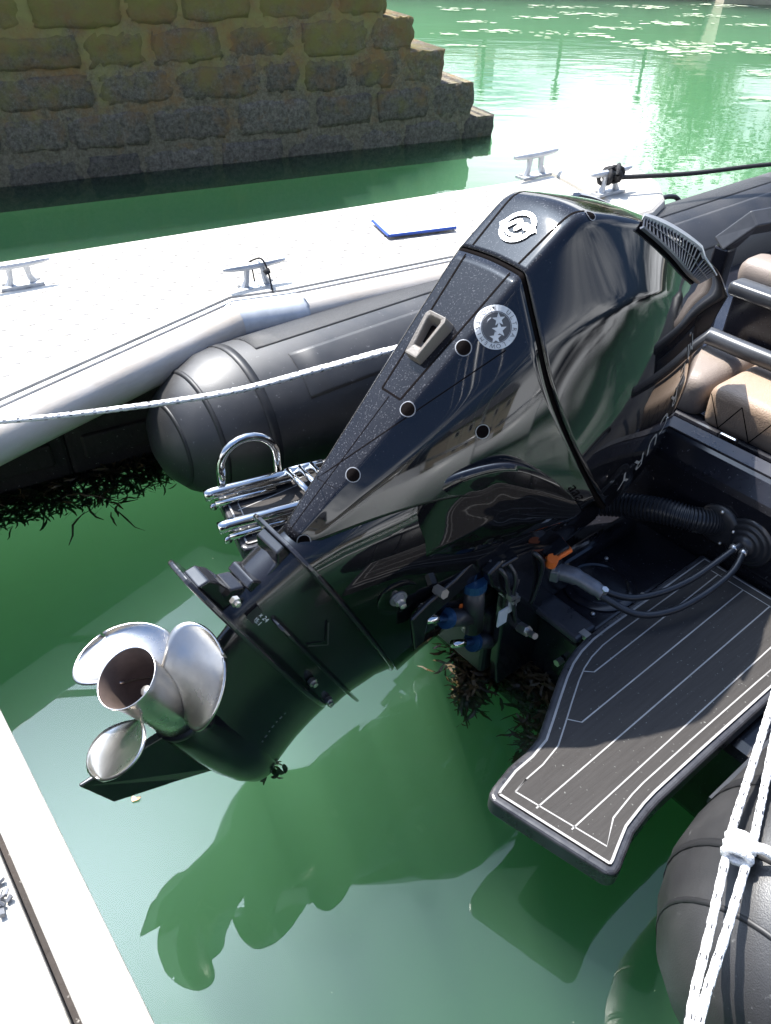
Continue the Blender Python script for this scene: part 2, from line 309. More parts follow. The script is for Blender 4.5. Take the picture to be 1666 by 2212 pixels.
def text_mesh(txt, size=1.0, shear=0.0, spacing=1.0):
    cu = bpy.data.curves.new('t', 'FONT'); cu.body = txt; cu.size = size; cu.align_x = 'CENTER'; cu.align_y = 'CENTER'; cu.shear = shear; cu.space_character = spacing; cu.resolution_u = 3
    o = bpy.data.objects.new('t', cu); COL.objects.link(o)
    dg = bpy.context.evaluated_depsgraph_get(); me = bpy.data.meshes.new_from_object(o.evaluated_get(dg))
    v = [x.co.copy() for x in me.vertices]; f = [tuple(p.vertices) for p in me.polygons]
    bpy.data.objects.remove(o); bpy.data.curves.remove(cu); bpy.data.meshes.remove(me)
    return v, f

# ------------------------------------------------------------------ water
tag(MB().box((0, 0, -4), (500, 500, 8)).build('water', 'water', None, False), kind='structure')
# ------------------------------------------------------------------ stepped granite harbour wall
WA = Vector((-2.658, 5.515, 0)); WD = Vector((0.901, 0.435, 0)); WN = Vector((0.435, -0.901, 0))
wall = tag(empty('stone_harbour_wall', WA, (0, 0, math.atan2(WD.y, WD.x))), 'old granite harbour wall with stepped right end and mossy joints', 'wall')
# local x along the wall, local -y towards the camera
courses = [(-0.16, 0.16, 3.90), (0.16, 0.42, 3.69), (0.42, 0.655, 3.40), (0.655, 0.885, 3.12), (0.885, 1.12, 2.89), (1.12, 1.36, 2.64), (1.36, 1.62, 2.35), (1.62, 1.9, 2.05), (1.9, 2.2, 1.75)]
core = MB()
rs = random.Random(3)
for z0, z1, xe in courses:
    core.box(((xe - 0.035 - 6.0) / 2, 0.72 + 0.001, (z0 + z1) / 2 - 0.004), (xe - 0.035 + 6.0, 1.44, z1 - z0))
core.build('mortar_core', 'mortar', wall, False)
def stone(x0, x1, z0, z1, depth, seed, end=False):
    q = random.Random(seed); nx, nz = 9, 6; vs = []; fs = []
    w_, h_ = x1 - x0, z1 - z0
    pr = q.uniform(0.004, 0.014)
    lx0, lx1 = q.uniform(0, 0.03), q.uniform(0, 0.03)
    for j in range(nz + 1):
        for i in range(nx + 1):
            a, b = i / nx * 2 - 1, j / nz * 2 - 1
            # rough hewn faces: square blocks with chipped edges
            k = 1 - 0.05 * (a * a * b * b)
            ex = (abs(a) ** 8 + abs(b) ** 8)
            x = (x0 + x1) / 2 + a * w_ / 2 * k + q.uniform(-1, 1) * 0.012
            z = (z0 + z1) / 2 + b * h_ / 2 * k + q.uniform(-1, 1) * 0.010
            y = -pr + 0.010 * min(ex, 1.2) + q.uniform(-1, 1) * 0.007
            if end and i == nx: y += 0.02
            vs.append((x, y, z))
    g = lambda i, j: j * (nx + 1) + i
    for j in range(nz):
        for i in range(nx): fs.append((g(i, j), g(i + 1, j), g(i + 1, j + 1), g(i, j + 1)))
    ring = [g(i, 0) for i in range(nx + 1)] + [g(nx, j) for j in range(1, nz + 1)] + [g(i, nz) for i in range(nx - 1, -1, -1)] + [g(0, j) for j in range(nz - 1, 0, -1)]
    k = len(vs); vs += [(vs[i][0] * 1, depth, vs[i][2]) for i in ring]; r = len(ring)
    fs += [(ring[i], k + i, k + (i + 1) % r, ring[(i + 1) % r]) for i in range(r)]
    fs.append(tuple(range(k, k + r)))
    return pyobj('stone', vs, fs, 'stone', wall, True)
sd = 11
for ci, (z0, z1, xe) in enumerate(courses):
    x = xe
    first = True
    while x > -1.0:
        L = rs.uniform(0.30, 0.66) if not first else rs.uniform(0.3, 0.42)
        g = rs.uniform(0.012, 0.03)
        zt = rs.uniform(0.006, 0.03); zb = rs.uniform(0.006, 0.03)
        stone(x - L + g, x - (0 if first else g), z0 + zb, z1 - (0.0 if first else zt), 1.40 if first else 0.1, sd, first); sd += 1
        x -= L; first = False

# ------------------------------------------------------------------ white floating dock beyond the boat
dk = tag(empty('floating_dock', (-0.45, 2.9, 0)), 'white floating dock with rounded galvanised edge pipe below the stone wall', 'dock')
def dl(p, z=None): return (p[0] + 0.45, p[1] - 2.9) if z is None else (p[0] + 0.45, p[1] - 2.9, z)
deck = [(-1.70, 0.94), (-1.053, 1.843), (-0.541, 2.548), (-0.359, 2.619), (0.373, 3.042), (0.93, 3.365), (0.98, 3.62), (0.80, 4.11), (-1.452, 2.852), (-3.6, 1.65)]
o = MB().prism([dl(p) for p in deck], 0.44, 0.53).build('deck', 'dock', dk, False); bevel(o, 0.008)
endp = [(0.955, 3.40), (1.16, 3.56), (1.262, 3.74), (1.30, 3.98), (1.26, 4.20), (1.13, 4.345), (0.92, 4.36), (0.76, 4.28), (0.83, 4.08), (0.99, 3.66)]
o = MB().prism([dl(p) for p in endp], 0.36, 0.545).build('end_float', 'dock', dk, False); bevel(o, 0.03, 3)
edge = [Vector((*dl(p), 0)) for p in deck[:6]]
def offset_path(P, d):
    out = []
    for i, p in enumerate(P):
        t = ((P[min(i + 1, len(P) - 1)] - p).normalized() + (p - P[max(i - 1, 0)]).normalized()).normalized() if 0 < i < len(P) - 1 else (P[min(i + 1, len(P) - 1)] - P[max(i - 1, 0)]).normalized()
        out.append(p + Vector((t.y, -t.x, 0)) * d)
    return out
def ribbon_box(P, d0, d1, z0, z1):
    a = offset_path(P, d0); b = offset_path(P, d1); m = MB()
    secs = [[(a[i].x, a[i].y, z0), (b[i].x, b[i].y, z0), (b[i].x, b[i].y, z1), (a[i].x, a[i].y, z1)] for i in range(len(P))]
    return m.loft(secs)
o = ribbon_box(edge, -0.075, -0.008, 0.50, 0.541).build('edge_rail', 'dock', dk, False); bevel(o, 0.006)
o = ribbon_box(edge, -0.004, 0.012, 0.49, 0.533).build('grey_track', 'galvd', dk, False)
pp = [p + Vector((0, 0, 0.455)) for p in offset_path(edge, 0.022)]
MB().tube(pp, 0.072, 20).build('edge_pipe', 'galv', dk)
# clamp plate round the pipe under the middle cleat
jp = smoothpath([pp[2] - (pp[2] - pp[1]).normalized() * 0.02, pp[2], pp[3], pp[3] + (pp[4] - pp[3]).normalized() * 0.03], 4)
MB().tube(jp, 0.0755, 20).build('pipe_clamp', 'galvd', dk)
# dark floats under the deck, along the straight side
fd = Vector((0.864, 0.504, 0)); fn = Vector((0.504, -0.864, 0)); f0 = Vector((*dl((-0.907, 2.368)), 0))
rot = Matrix.Rotation(math.atan2(fd.y, fd.x), 3, 'Z')
for i in range(-4, 6):
    c = f0 + fd * (i * 0.46) - fn * 0.32
    o = MB().box((c.x, c.y, 0.19), (0.462, 0.64, 0.5 + 0.006 * (i % 2)), rot).build('float', 'float', dk, False); bevel(o, 0.015)
    c2 = c - fn * 0 + fn * 0.012
    o = MB().box((c2.x, c2.y, 0.10), (0.36, 0.65, 0.09), rot).build('float_rib', 'float', dk, False); bevel(o, 0.01)
o = MB().prism([dl(p) for p in [(-3.4, 1.2), (-0.95, 2.42), (0.75, 3.42), (0.6, 3.85), (-1.45, 2.75), (-3.5, 1.6)]], 0.2, 0.435).build('frame_beam', 'float', dk, False)
# deck dimples drawn as flat grey dots
mb = MB()
for i in range(-14, 22):
    for j in range(0, 14):
        p = Vector((-0.62, 2.62, 0)) + fd * (i * 0.085 + (j % 2) * 0.042) - fn * (j * 0.062 - 0.30) + fd * -0.3
        q = Vector((*dl(p), 0.5312))
        # inside the deck outline?
        ins = False; PP = deck
        for a in range(len(PP)):
            x1, y1 = PP[a]; x2, y2 = PP[(a + 1) % len(PP)]
            if (y1 > p.y) != (y2 > p.y) and p.x < (x2 - x1) * (p.y - y1) / (y2 - y1) + x1: ins = not ins
        if ins: mb.add([q + rot @ Vector((0.012 * math.cos(t * 1.047), 0.006 * math.sin(t * 1.047), 0)) for t in range(6)], [tuple(range(6))])
tag(mb.build('deck_dimples', 'dockmark', dk, False), kind='stuff')
def cleat(pos, ang, s, parent, lab=None):
    m = MB()
    r3 = Matrix.Rotation(ang, 3, 'Z'); p0 = Vector(pos)
    m.box(p0 + Vector((0, 0, 0.006)), (0.15 * s, 0.05 * s, 0.012), r3)
    for k in (-1, 1):
        a = p0 + r3 @ Vector((0.045 * s * k, 0, 0.005)); m.tube([a, a + r3 @ Vector((-0.012 * s * k, 0, 0.03 * s)), a + r3 @ Vector((-0.016 * s * k, 0, 0.078 * s))], [0.016 * s, 0.010 * s, 0.012 * s], 8)
    m.tube([p0 + r3 @ Vector((x * s, 0, (0.08 + 0.004 * (abs(x) / 0.11) ** 2) * s)) for x in (-0.115, -0.09, -0.03, 0.03, 0.09, 0.115)], [0.006 * s, 0.011 * s, 0.013 * s, 0.013 * s, 0.011 * s, 0.006 * s], 8)
    o = m.build('cleat', 'galvd', parent)
    autosmooth(o, 40)
    for k in (-1, 1):
        q = p0 + r3 @ Vector((0.062 * s * k, 0.012 * s, 0.012)); MB().tube([q, q + Vector((0, 0, 0.008))], 0.008 * s, 6).build('bolt', 'bolt', o, False)
    return o
ca = math.atan2(fd.y, fd.x)
for p, s in (((-1.285, 2.630), 0.95), ((-0.47, 2.655), 1.0), ((0.70, 4.085), 1.25), ((1.0, 3.78), 1.15)):
    cleat(Vector((*dl(p), 0.53 if p[0] < 0.9 else 0.546)), ca + (0.1 if p[0] > 0.6 else 0), s, dk)

# ------------------------------------------------------------------ dock the picture is taken from
d2 = Vector((0.627, -0.779, 0)).normalized(); n2 = Vector((0.779, 0.627, 0)).normalized(); e0 = Vector((-0.658, 0.841, 0))
nd = tag(empty('near_dock', (e0.x, e0.y, 0), (0, 0, math.atan2(d2.y, d2.x))), 'white near dock edge with dark board gap at lower left corner', 'dock')
# local x along d2, local y = towards the water
for y0, y1, dz in ((-0.072, 0, 0), (-0.23, -0.083, -0.003), (-0.39, -0.235, -0.003), (-0.55, -0.395, -0.002), (-0.71, -0.555, -0.004), (-0.87, -0.715, -0.003), (-1.03, -0.875, -0.003)):
    o = MB().box((1.3, (y0 + y1) / 2, 0.505 + dz), (3.2, y1 - y0, 0.05)).build('plank', 'dock', nd, False); bevel(o, 0.008, 3)
MB().box((1.3, -0.5, 0.40), (3.1, 0.92, 0.14)).build('frame_beam', 'float', nd, False)
MB().box((1.3, -0.55, 0.10), (3.0, 0.75, 0.5)).build('float', 'float', nd, False)
q = random.Random(5)
for (bx, by, k) in ((0.325, -0.105, 16), (0.595, -0.112, 34), (0.655, -0.105, 26)):
    mb = MB()
    for i in range(k):
        c = Vector((bx + q.gauss(0, 0.015), by + q.gauss(0, 0.008), 0.531 + q.uniform(0, 0.006)))
        r3 = Matrix.Rotation(q.uniform(0, 6), 3, (q.random(), q.random(), q.random() + 0.1))
        mb.box(c, (q.uniform(0.004, 0.014), q.uniform(0.003, 0.008), q.uniform(0.002, 0.006)), r3)
    o = tag(mb.build('shell_grit', 'alu', None, False), ('small' if k == 16 else 'large' if k == 34 else 'lowest') + ' heap of grey shell grit caught in the near dock gap', 'debris', 'grit on the near dock')
    o.location = (e0.x, e0.y, 0); o.rotation_euler = (0, 0, math.atan2(d2.y, d2.x))

# ------------------------------------------------------------------ far bank, seen mirrored in the water
def quay(name, x0, x1, y0, y1, h, label, cap=0.12):
    t = tag(empty(name, ((x0 + x1) / 2, (y0 + y1) / 2, 0)), label, 'quay wall')
    sx, sy = x1 - x0, y1 - y0
    MB().box((0, 0, (h - 1) / 2), (sx, sy, h + 1)).build('wall', 'quay', t, False)
    MB().box((0, 0, h + cap / 2), (sx + 0.1, sy + 0.1, cap)).build('coping', 'quay', t, False)
    return t
def house(loc, rz, w_, d_, h_, rh, m, label, cols, rows, group=None):
    t = tag(empty('house', loc, (0, 0, rz)), label, 'house', group)
    MB().box((0, 0, h_ / 2), (w_, d_, h_)).build('wall', m, t, False)
    a, b = w_ / 2 + 0.2, d_ / 2 + 0.25
    rf = MB().add([(-a, -b, h_), (a, -b, h_), (a, b, h_), (-a, b, h_), (-a, 0, h_ + rh), (a, 0, h_ + rh)], [(0, 1, 5, 4), (2, 3, 4, 5), (0, 4, 3), (1, 2, 5), (0, 3, 2, 1)]).build('roof', 'slate', t, False)
    MB().box((w_ * 0.33, 0, h_ + rh), (0.6, 0.5, 1.0)).build('chimney', m, rf, False)
    for i in range(cols):
        for j in range(rows):
            x = (i + 0.5) / cols * w_ - w_ / 2; z = (j + 0.55) / rows * h_
            f = MB().box((x, -d_ / 2 - 0.02, z), (0.75, 0.06, 0.95)).build('window', 'yacht', t, False)
            MB().box((x, -d_ / 2 - 0.055, z), (0.62, 0.02, 0.82)).build('pane', 'glass', f, False)
    return t
def tree(loc, h_, rad, m, label, drop_=0.0, nleaf=2600, seed=1):
    q = random.Random(seed); t = tag(empty('tree', loc), label, 'tree', 'trees on the far bank')
    tb = MB().tube([(0, 0, 0), (0.1, 0, h_ * 0.25), (0.05, 0.1, h_ * 0.5)], [0.22, 0.17, 0.1], 8)
    for i in range(7):
        a = i * 0.9; tb.tube([(0.07, 0.05, h_ * (0.25 + 0.03 * i)), (math.cos(a) * rad * 0.4, math.sin(a) * rad * 0.4, h_ * 0.62), (math.cos(a) * rad * 0.75, math.sin(a) * rad * 0.75, h_ * 0.75)], [0.09, 0.05, 0.02], 6)
    tb.build('trunk', 'bark', t)
    cl = [Vector((q.gauss(0, rad * 0.42), q.gauss(0, rad * 0.42), h_ * q.uniform(0.45, 0.95))) for _ in range(26)]
    mb = MB()
    for i in range(nleaf):
        c = q.choice(cl); p = c + Vector((q.gauss(0, rad * 0.2), q.gauss(0, rad * 0.2), q.gauss(0, h_ * 0.06) - (drop_ * q.random() * h_ * 0.5)))
        s = q.uniform(0.06, 0.15); r3 = Matrix.Rotation(q.uniform(0, 6.3), 3, (q.gauss(0, 1), q.gauss(0, 1), q.gauss(0, 1) + 0.01))
        mb.add([p + r3 @ Vector(v) * s for v in ((-1, 0, 0), (0, -0.5, 0), (1, 0, 0), (0, 0.5, 0.2))], [(0, 1, 2, 3)])
    mb.build('crown', m, t, False)
    return t
quay('far_quay', -8, 6.1, 18.3, 21, 0.75, 'pale stone quay along the far bank, left stretch')
quay('far_quay', 6.1, 26, 17.4, 21, 1.0, 'darker far quay corner at the top right')
bank = MB().box((5, 60, -0.4), (120, 79, 2.0)).build('far_ground', 'quay', None, False); tag(bank, kind='structure')
house((0.5, 31, 0.6), 0.05, 8, 6, 1.7, 0.8, 'render', 'cream rendered house behind the far quay, leftmost', 5, 1)
house((9.0, 33, 0.6), -0.04, 7, 6, 2.0, 0.9, 'render2', 'grey stone house behind the far quay, between the trees', 4, 1)
house((20, 32, 0.6), 0, 9, 7, 4.4, 2.0, 'render', 'cream two storey house behind the far quay, rightmost', 5, 2)
tree((8.4, 24.5, 0.6), 4.6, 1.5, 'leafw', 'pale green willow hanging over the far quay', 0.6, seed=4)
tree((11.8, 24.5, 0.6), 6.0, 2.2, 'leaf', 'dark leafy tree on the far bank right of the willow', seed=5)
tree((15.4, 25, 0.6), 6.2, 2.4, 'leaf', 'broad dark tree near the rightmost far house', seed=6)
for i, (x, nm) in enumerate(((2.0, 'leftmost'), (3.7, 'middle'), (5.6, 'rightmost'))):
    t = tag(empty('lamp_post', (x, 20.2, 0.85)), f'thin dark lamp post on the far quay, {nm}', 'lamp post', 'lamp posts on the far quay')
    MB().tube([(0, 0, 0), (0, 0, 1.1)], [0.05, 0.035], 8).build('post', 'plastic', t)
    MB().lathe([(1.1, 0.04), (1.14, 0.11), (1.32, 0.08), (1.36, 0.02)], 'z', 10).build('lantern', 'plastic', t)

# ------------------------------------------------------------------ what stands behind the camera (mirrored in the cowl)
quay('rear_quay', -40, 60, -50, -42, 1.4, 'high pale stone quay behind the photographer')
house((-3, -48, 1.5), math.pi, 11, 7, 5.5, 2.5, 'render', 'cream two storey house on the rear quay, near left', 5, 2)
house((13, -48, 1.5), math.pi, 10, 7, 6.0, 2.5, 'render2', 'grey stone house on the rear quay, middle', 4, 2)
house((30, -48, 1.5), math.pi, 12, 7, 5.0, 2.5, 'render', 'cream two storey house on the rear quay, far right', 5, 2)
def yacht(loc, rz, L, mh, label):
    t = tag(empty('sailing_yacht', loc, (0, 0, rz)), label, 'yacht', 'yachts moored behind the photographer')
    secs = []
    for x, hw, z in ((-L / 2, 0.75, 0.75), (-L / 4, 1.15, 0.7), (0, 1.25, 0.72), (L / 4, 0.95, 0.8), (L / 2, 0.08, 0.98)):
        secs.append([(x, -hw, z), (x, -hw * 0.85, 0.1), (x, 0, -0.25), (x, hw * 0.85, 0.1), (x, hw, z)])
    MB().loft(secs).build('hull', 'yacht', t)
    MB().box((-0.3, 0, 0.95), (L * 0.35, 1.3, 0.4)).build('cabin', 'yacht', t, False)
    MB().tube([(0.5, 0, 0.8), (0.5, 0, mh)], [0.07, 0.05], 8).build('mast', 'mast', t)
    MB().tube([(0.5, 0, 1.5), (-L * 0.4, 0, 1.5)], 0.07, 8).build('boom', 'mast', t)
    for e in ((L / 2, 0, 0.98), (-L / 2, 0, 0.8), (0.3, 1.2, 0.75), (0.3, -1.2, 0.75)):
        MB().tube([(0.5, 0, mh * 0.97), e], 0.012, 5).build('stay', 'mast', t)
yacht((3.5, -9.5, 0), 1.2, 7.5, 9.5, 'white sailing yacht moored behind the photographer, left one')
yacht((8.0, -11.5, 0), 1.35, 8.0, 10.5, 'white sailing yacht moored behind the photographer, middle one')
yacht((13.0, -12.5, 0), 1.3, 7.0, 9.0, 'white sailing yacht moored behind the photographer, right one')
yacht((-1.0, -12.0, 0), 1.1, 7.0, 9.0, 'white sailing yacht moored behind the photographer, outermost left')
yacht((17.5, -13.5, 0), 1.4, 8.5, 11.0, 'white sailing yacht moored behind the photographer, outermost right')
# ------------------------------------------------------------------ rigid inflatable boat (local x = bow, y = port)
HEAD = R(39.5)
BOAT = Vector((0.1368, 1.4062, 0))
boat = tag(empty('inflatable_boat', BOAT, (0, 0, HEAD)), 'black rigid inflatable boat with tan seats moored stern to the camera', 'boat')
TD, TR, TZ = 1.04, 0.25, 0.25
def make_tube(sg):
    TD = 1.04 if sg > 0 else 1.0
    X0 = 0.0 if sg > 0 else -0.05
    prof = [(-0.262, 0.004), (-0.256, 0.055), (-0.236, 0.110), (-0.19, 0.165), (-0.12, 0.212), (-0.04, 0.242), (0.03, 0.25)]
    prof = [(a + X0, r) for a, r in prof]
    n_ = 40; secs = []
    def ring(c, r, tx, ty):
        return [(c[0] - ty * r * math.cos(2 * math.pi * j / n_), c[1] + tx * r * math.cos(2 * math.pi * j / n_), TZ + r * math.sin(2 * math.pi * j / n_)) for j in range(n_)]
    for a, r in prof: secs.append(ring((a, sg * TD), r, 1, 0))
    for k in range(1, 14): secs.append(ring((0.03 + k * 0.26, sg * TD), TR, 1, 0))
    for k in range(1, 10):
        a = k / 9 * 1.3; secs.append(ring((3.4 + 1.1 * math.sin(a), sg * (TD - 1.1 * (1 - math.cos(a)))), TR * (1 - 0.03 * k), math.cos(a), -sg * math.sin(a)))
    t = MB().loft(secs).build('tube', 'hypalon', boat)
    t['label'] = 'near starboard tube with conical end' if sg < 0 else 'far port tube with conical end'
    def patch(x0, x1, a0, a1, name, m, lift=0.003, nn=14, prf=None):
        mb = MB(); vs = []; L = max(2, int((x1 - x0) / 0.1) + 1)
        for i in range(L + 1):
            x = x0 + (x1 - x0) * i / L
            for j in range(nn + 1):
                a = R(a0 + (a1 - a0) * j / nn); r = TR + lift
                if x < 0.03:
                    for k in range(len(prof) - 1):
                        if prof[k][0] <= x <= prof[k + 1][0]: r = prof[k][1] + (prof[k + 1][1] - prof[k][1]) * (x - prof[k][0]) / (prof[k + 1][0] - prof[k][0]) + lift
                vs.append((x, sg * (TD + r * math.cos(a)), TZ + r * math.sin(a)))
        fs = [(i * (nn + 1) + j, i * (nn + 1) + j + 1, (i + 1) * (nn + 1) + j + 1, (i + 1) * (nn + 1) + j) for i in range(L) for j in range(nn)]
        o = mb.add(vs, fs).build(name, m, t)
        md = o.modifiers.new('thick', 'SOLIDIFY'); md.thickness = 0.0012; md.offset = -1
        return o
    if sg > 0: patch(0.11, 3.2, 62, 98, 'wear_patch', 'hypalon2', 0.0018)
    if sg > 0: patch(0.19, 3.2, 112, 150, 'wear_patch', 'hypalon', 0.0014)
    patch(0.022, 0.052, -60, 240, 'seam_band', 'seam', 0.0022, 40); patch(-0.128, -0.114, -60, 240, 'seam_band', 'seam', 0.002, 40)
    patch(-0.215, -0.207, -60, 240, 'seam_band', 'seam', 0.0015, 40)
    for hx in ((0.62, 2.55) if sg > 0 else (0.9,)):
        a = R(52 if sg > 0 else 100)
        c = Vector((hx, sg * (TD + (TR + 0.004) * math.cos(a)), TZ + (TR + 0.004) * math.sin(a))); nr = Vector((0, sg * math.cos(a), math.sin(a)))
        mb = MB(); mb.tube(smoothpath([c + Vector((-0.10, 0, 0)) - nr * 0.004, c + Vector((-0.075, 0, 0)) + nr * 0.022, c + nr * 0.034, c + Vector((0.075, 0, 0)) + nr * 0.022, c + Vector((0.10, 0, 0)) - nr * 0.004], 5), 0.012, 10)
        hb = mb.build('grab_handle', 'plastic', t)
    return t
make_tube(1); make_tube(-1)

# hull, well deck, bulkhead
o = MB().box((0.24, 0, 0.0), (0.08, 0.66, 0.40)).build('transom', 'hull', boat, False); bevel(o, 0.01)
o = MB().add([(0.203, -0.302, 0.2), (0.203, 0.302, 0.2), (0.69, 0.302, 0.2), (0.69, -0.302, 0.2), (0.203, -0.302, 0.222), (0.203, 0.302, 0.222), (0.69, 0.302, 0.228), (0.69, -0.302, 0.228)],
    [(0, 1, 2, 3), (4, 5, 6, 7), (0, 1, 5, 4), (1, 2, 6, 5), (2, 3, 7, 6), (3, 0, 4, 7)]).build('well_deck', 'hull', boat, False); bevel(o, 0.012, 3)
# raised lip round the motor cut-out
lip = MB().box((0.215, -0.20, 0.232), (0.075, 0.20, 0.022)); o = lip.build('transom_lip', 'hulltop', boat, False); bevel(o, 0.008)
o = MB().box((0.49, -0.10, 0.245), (0.32, 0.05, 0.05)).build('deck_moulding', 'hull', boat, False); bevel(o, 0.02, 4)
o = MB().box((0.42, 0, 0.03), (0.34, 1.50, 0.32)).build('hull', 'hull', boat, False); bevel(o, 0.03)
o = MB().box((2.4, 0, 0.05), (3.4, 1.66, 0.42)).build('cockpit_floor', 'hull', boat, False); bevel(o, 0.03)
sec = [(0.692, 0.16), (0.688, 0.452), (0.694, 0.470), (0.728, 0.508), (0.742, 0.513), (0.80, 0.508), (0.815, 0.50), (0.82, 0.2)]
o = MB().loft([[(x, y, z) for x, z in sec] for y in (-0.80, -0.4, 0, 0.4, 0.80)]).build('bulkhead', 'hull', boat, False); bevel(o, 0.006, 3)
o = MB().add([(0.742, -0.795, 0.5145), (0.742, 0.795, 0.5145), (0.802, 0.795, 0.510), (0.802, -0.795, 0.510)], [(0, 1, 2, 3)]).build('bulkhead_cap', 'hulltop', boat, False)
md = o.modifiers.new('t', 'SOLIDIFY'); md.thickness = 0.004; md.offset = 1
o = MB().box((0.62, -0.742, 0.188), (1.05, 0.026, 0.02)).build('rubbing_strip', 'framem', boat, False)

# stern platforms with foam decking
OUT = [(-0.286, -0.478), (-0.280, -0.462), (-0.262, -0.455), (-0.206, -0.443), (-0.154, -0.441), (-0.105, -0.432), (-0.058, -0.408), (-0.005, -0.380), (0.056, -0.349), (0.10, -0.330), (0.146, -0.317), (0.20, -0.309), (0.26, -0.307), (0.45, -0.307), (0.682, -0.307),
       (0.682, -0.69), (0.391, -0.686), (0.135, -0.684), (0.032, -0.684), (-0.02, -0.684), (-0.056, -0.686), (-0.12, -0.694), (-0.16, -0.708), (-0.195, -0.721), (-0.212, -0.7235), (-0.225, -0.713)]
def inset(P, d):
    n_ = len(P); out = []
    for i in range(n_):
        p = Vector((*P[i], 0)); a = Vector((*P[i - 1], 0)); b = Vector((*P[(i + 1) % n_], 0))
        t1 = (p - a).normalized(); t2 = (b - p).normalized()
        n1 = Vector((t1.y, -t1.x, 0)); n2_ = Vector((t2.y, -t2.x, 0)); m_ = (n1 + n2_); m_ = m_ / max(m_.dot(m_) / 2, 0.35) * 1.0
        q_ = p + m_ * d * 1.0; out.append((q_.x, q_.y))
    return out
def platform(sg):
    pl = empty('x'); bpy.data.objects.remove(pl)
    f = lambda P: [(x, sg * -y) for x, y in P]
    b = MB().prism(f(OUT), 0.198, 0.2475).build('stern_platform', 'platform', boat, False); bevel(b, 0.010, 3)
    b['label'] = 'near starboard stern platform' if sg < 0 else 'far port stern platform under the boarding ladder'
    pad = inset(OUT, 0.016); o = MB().prism(f(pad), 0.2475, 0.2512).build('foam_pad', 'eva', b, False)
    def line(P, wd, closed=False):
        P = f(P); P = P + [P[0], P[1]] if closed else P
        return MB().strip([(x, y, 0.2521) for x, y in P], wd, (0, 0, 1)).build('caulk_line', 'evaline', b, False)
    line(inset(OUT, 0.019), 0.0050, True)
    inn = inset(OUT, 0.045)
    inn = [(-0.238, -0.494)] + inn[3:22] + [(-0.186, -0.679)]
    line(inn, 0.0032, True)
    line([(-0.232, -0.544), (0.637, -0.530)], 0.0032); line([(-0.212, -0.616), (0.637, -0.603)], 0.0032)
    line([(-0.026, -0.440), (-0.006, -0.467), (0.637, -0.456)], 0.0032)
    line([(0.105, -0.376), (0.124, -0.394), (0.637, -0.383)], 0.0032)
    return b
platform(-1); fp = platform(1)

# boarding ladder on the far platform
lad = empty('boarding_ladder'); lad.parent = boat
def bar(pts, r, name, n_=12, m='steel', par=None): return MB().tube(pts, r, n_).build(name, m, par if par is not None else lad)
bar([(-0.275, 0.688, 0.288), (-0.25, 0.683, 0.290), (0.075, 0.604, 0.290)], 0.017, 'side_rail', 14)
bar([(-0.255, 0.668, 0.262), (-0.08, 0.626, 0.262)], 0.011, 'hinge_arm')
bar([(-0.315, 0.538, 0.288), (-0.29, 0.532, 0.290), (0.06, 0.448, 0.290)], 0.017, 'side_rail', 14)
bar([(-0.295, 0.518, 0.262), (-0.12, 0.477, 0.262)], 0.011, 'hinge_arm')
for p in ((-0.262, 0.664, 0.258), (-0.302, 0.512, 0.258)):
    MB().lathe([(-0.004, 0.010), (0.004, 0.012), (0.010, 0.007), (0.012, 0.001)], 'z', 10).xf(Matrix.Translation(p) @ Matrix.Rotation(R(-100), 4, 'X')).build('pivot_bolt', 'steel', lad)
for i in range(3):
    x = -0.032 + i * 0.036; bar([(x, 0.632 - i * 0.008, 0.302), (x - 0.008, 0.50 - i * 0.008, 0.298)], 0.0095, 'rung')
bar([(-0.04, 0.635, 0.300), (0.075, 0.610, 0.300)], 0.010, 'rung_link')
hp = [(-0.215, 0.693, 0.29), (-0.213, 0.692, 0.35)]
for k in range(13):
    a = math.pi * (1 - k / 12); hp.append((-0.13 + 0.083 * math.cos(a), 0.677 - 0.0155 * math.cos(a), 0.35 + 0.083 * math.sin(a)))
hp += [(-0.047, 0.661, 0.29)]
bar(hp, 0.0125, 'grab_hoop', 14)
for p in ((-0.10, 0.66), (-0.13, 0.51)): 
    o = MB().box((p[0], p[1], 0.258), (0.17, 0.024, 0.012), Matrix.Rotation(R(-14), 3, 'Z')).build('mounting_plate', 'steel', lad, False); bevel(o, 0.005, 3)

# transom fittings
hose = smoothpath([(0.46, 0.06, 0.29), (0.52, 0.0, 0.305), (0.57, -0.09, 0.335), (0.60, -0.19, 0.365), (0.635, -0.275, 0.37), (0.692, -0.318, 0.358)], 10)
hp2 = []; rr = []
tot = len(hose) * 4
for i in range(tot):
    u = i / (tot - 1) * (len(hose) - 1); k = min(int(u), len(hose) - 2); hp2.append(hose[k].lerp(hose[k + 1], u - k)); rr.append((0.0345, 0.0345, 0.0285, 0.0285)[i % 4])
autosmooth(MB().tube(hp2, rr, 18).build('ribbed_hose', 'cableb', boat), 30)
def xlathe(prof, pos, name, m, par, n_=28): return MB().lathe([(-a, r) for a, r in prof], 'x', n_).xf(Matrix.Translation(pos)).build(name, m, par)
fl = xlathe([(0.0, 0.058), (0.010, 0.058), (0.016, 0.050), (0.016, 0.036)], (0.690, -0.320, 0.357), 'hose_flange', 'plastic', boat)
for k in range(5):
    a = k * 1.257 + 0.4; MB().lathe([(-0.012, 0.0045), (-0.020, 0.0045), (-0.022, 0.001)], 'x', 8).xf(Matrix.Translation((0.690, -0.320 + 0.049 * math.cos(a), 0.357 + 0.049 * math.sin(a)))).build('screw', 'bolt', fl)
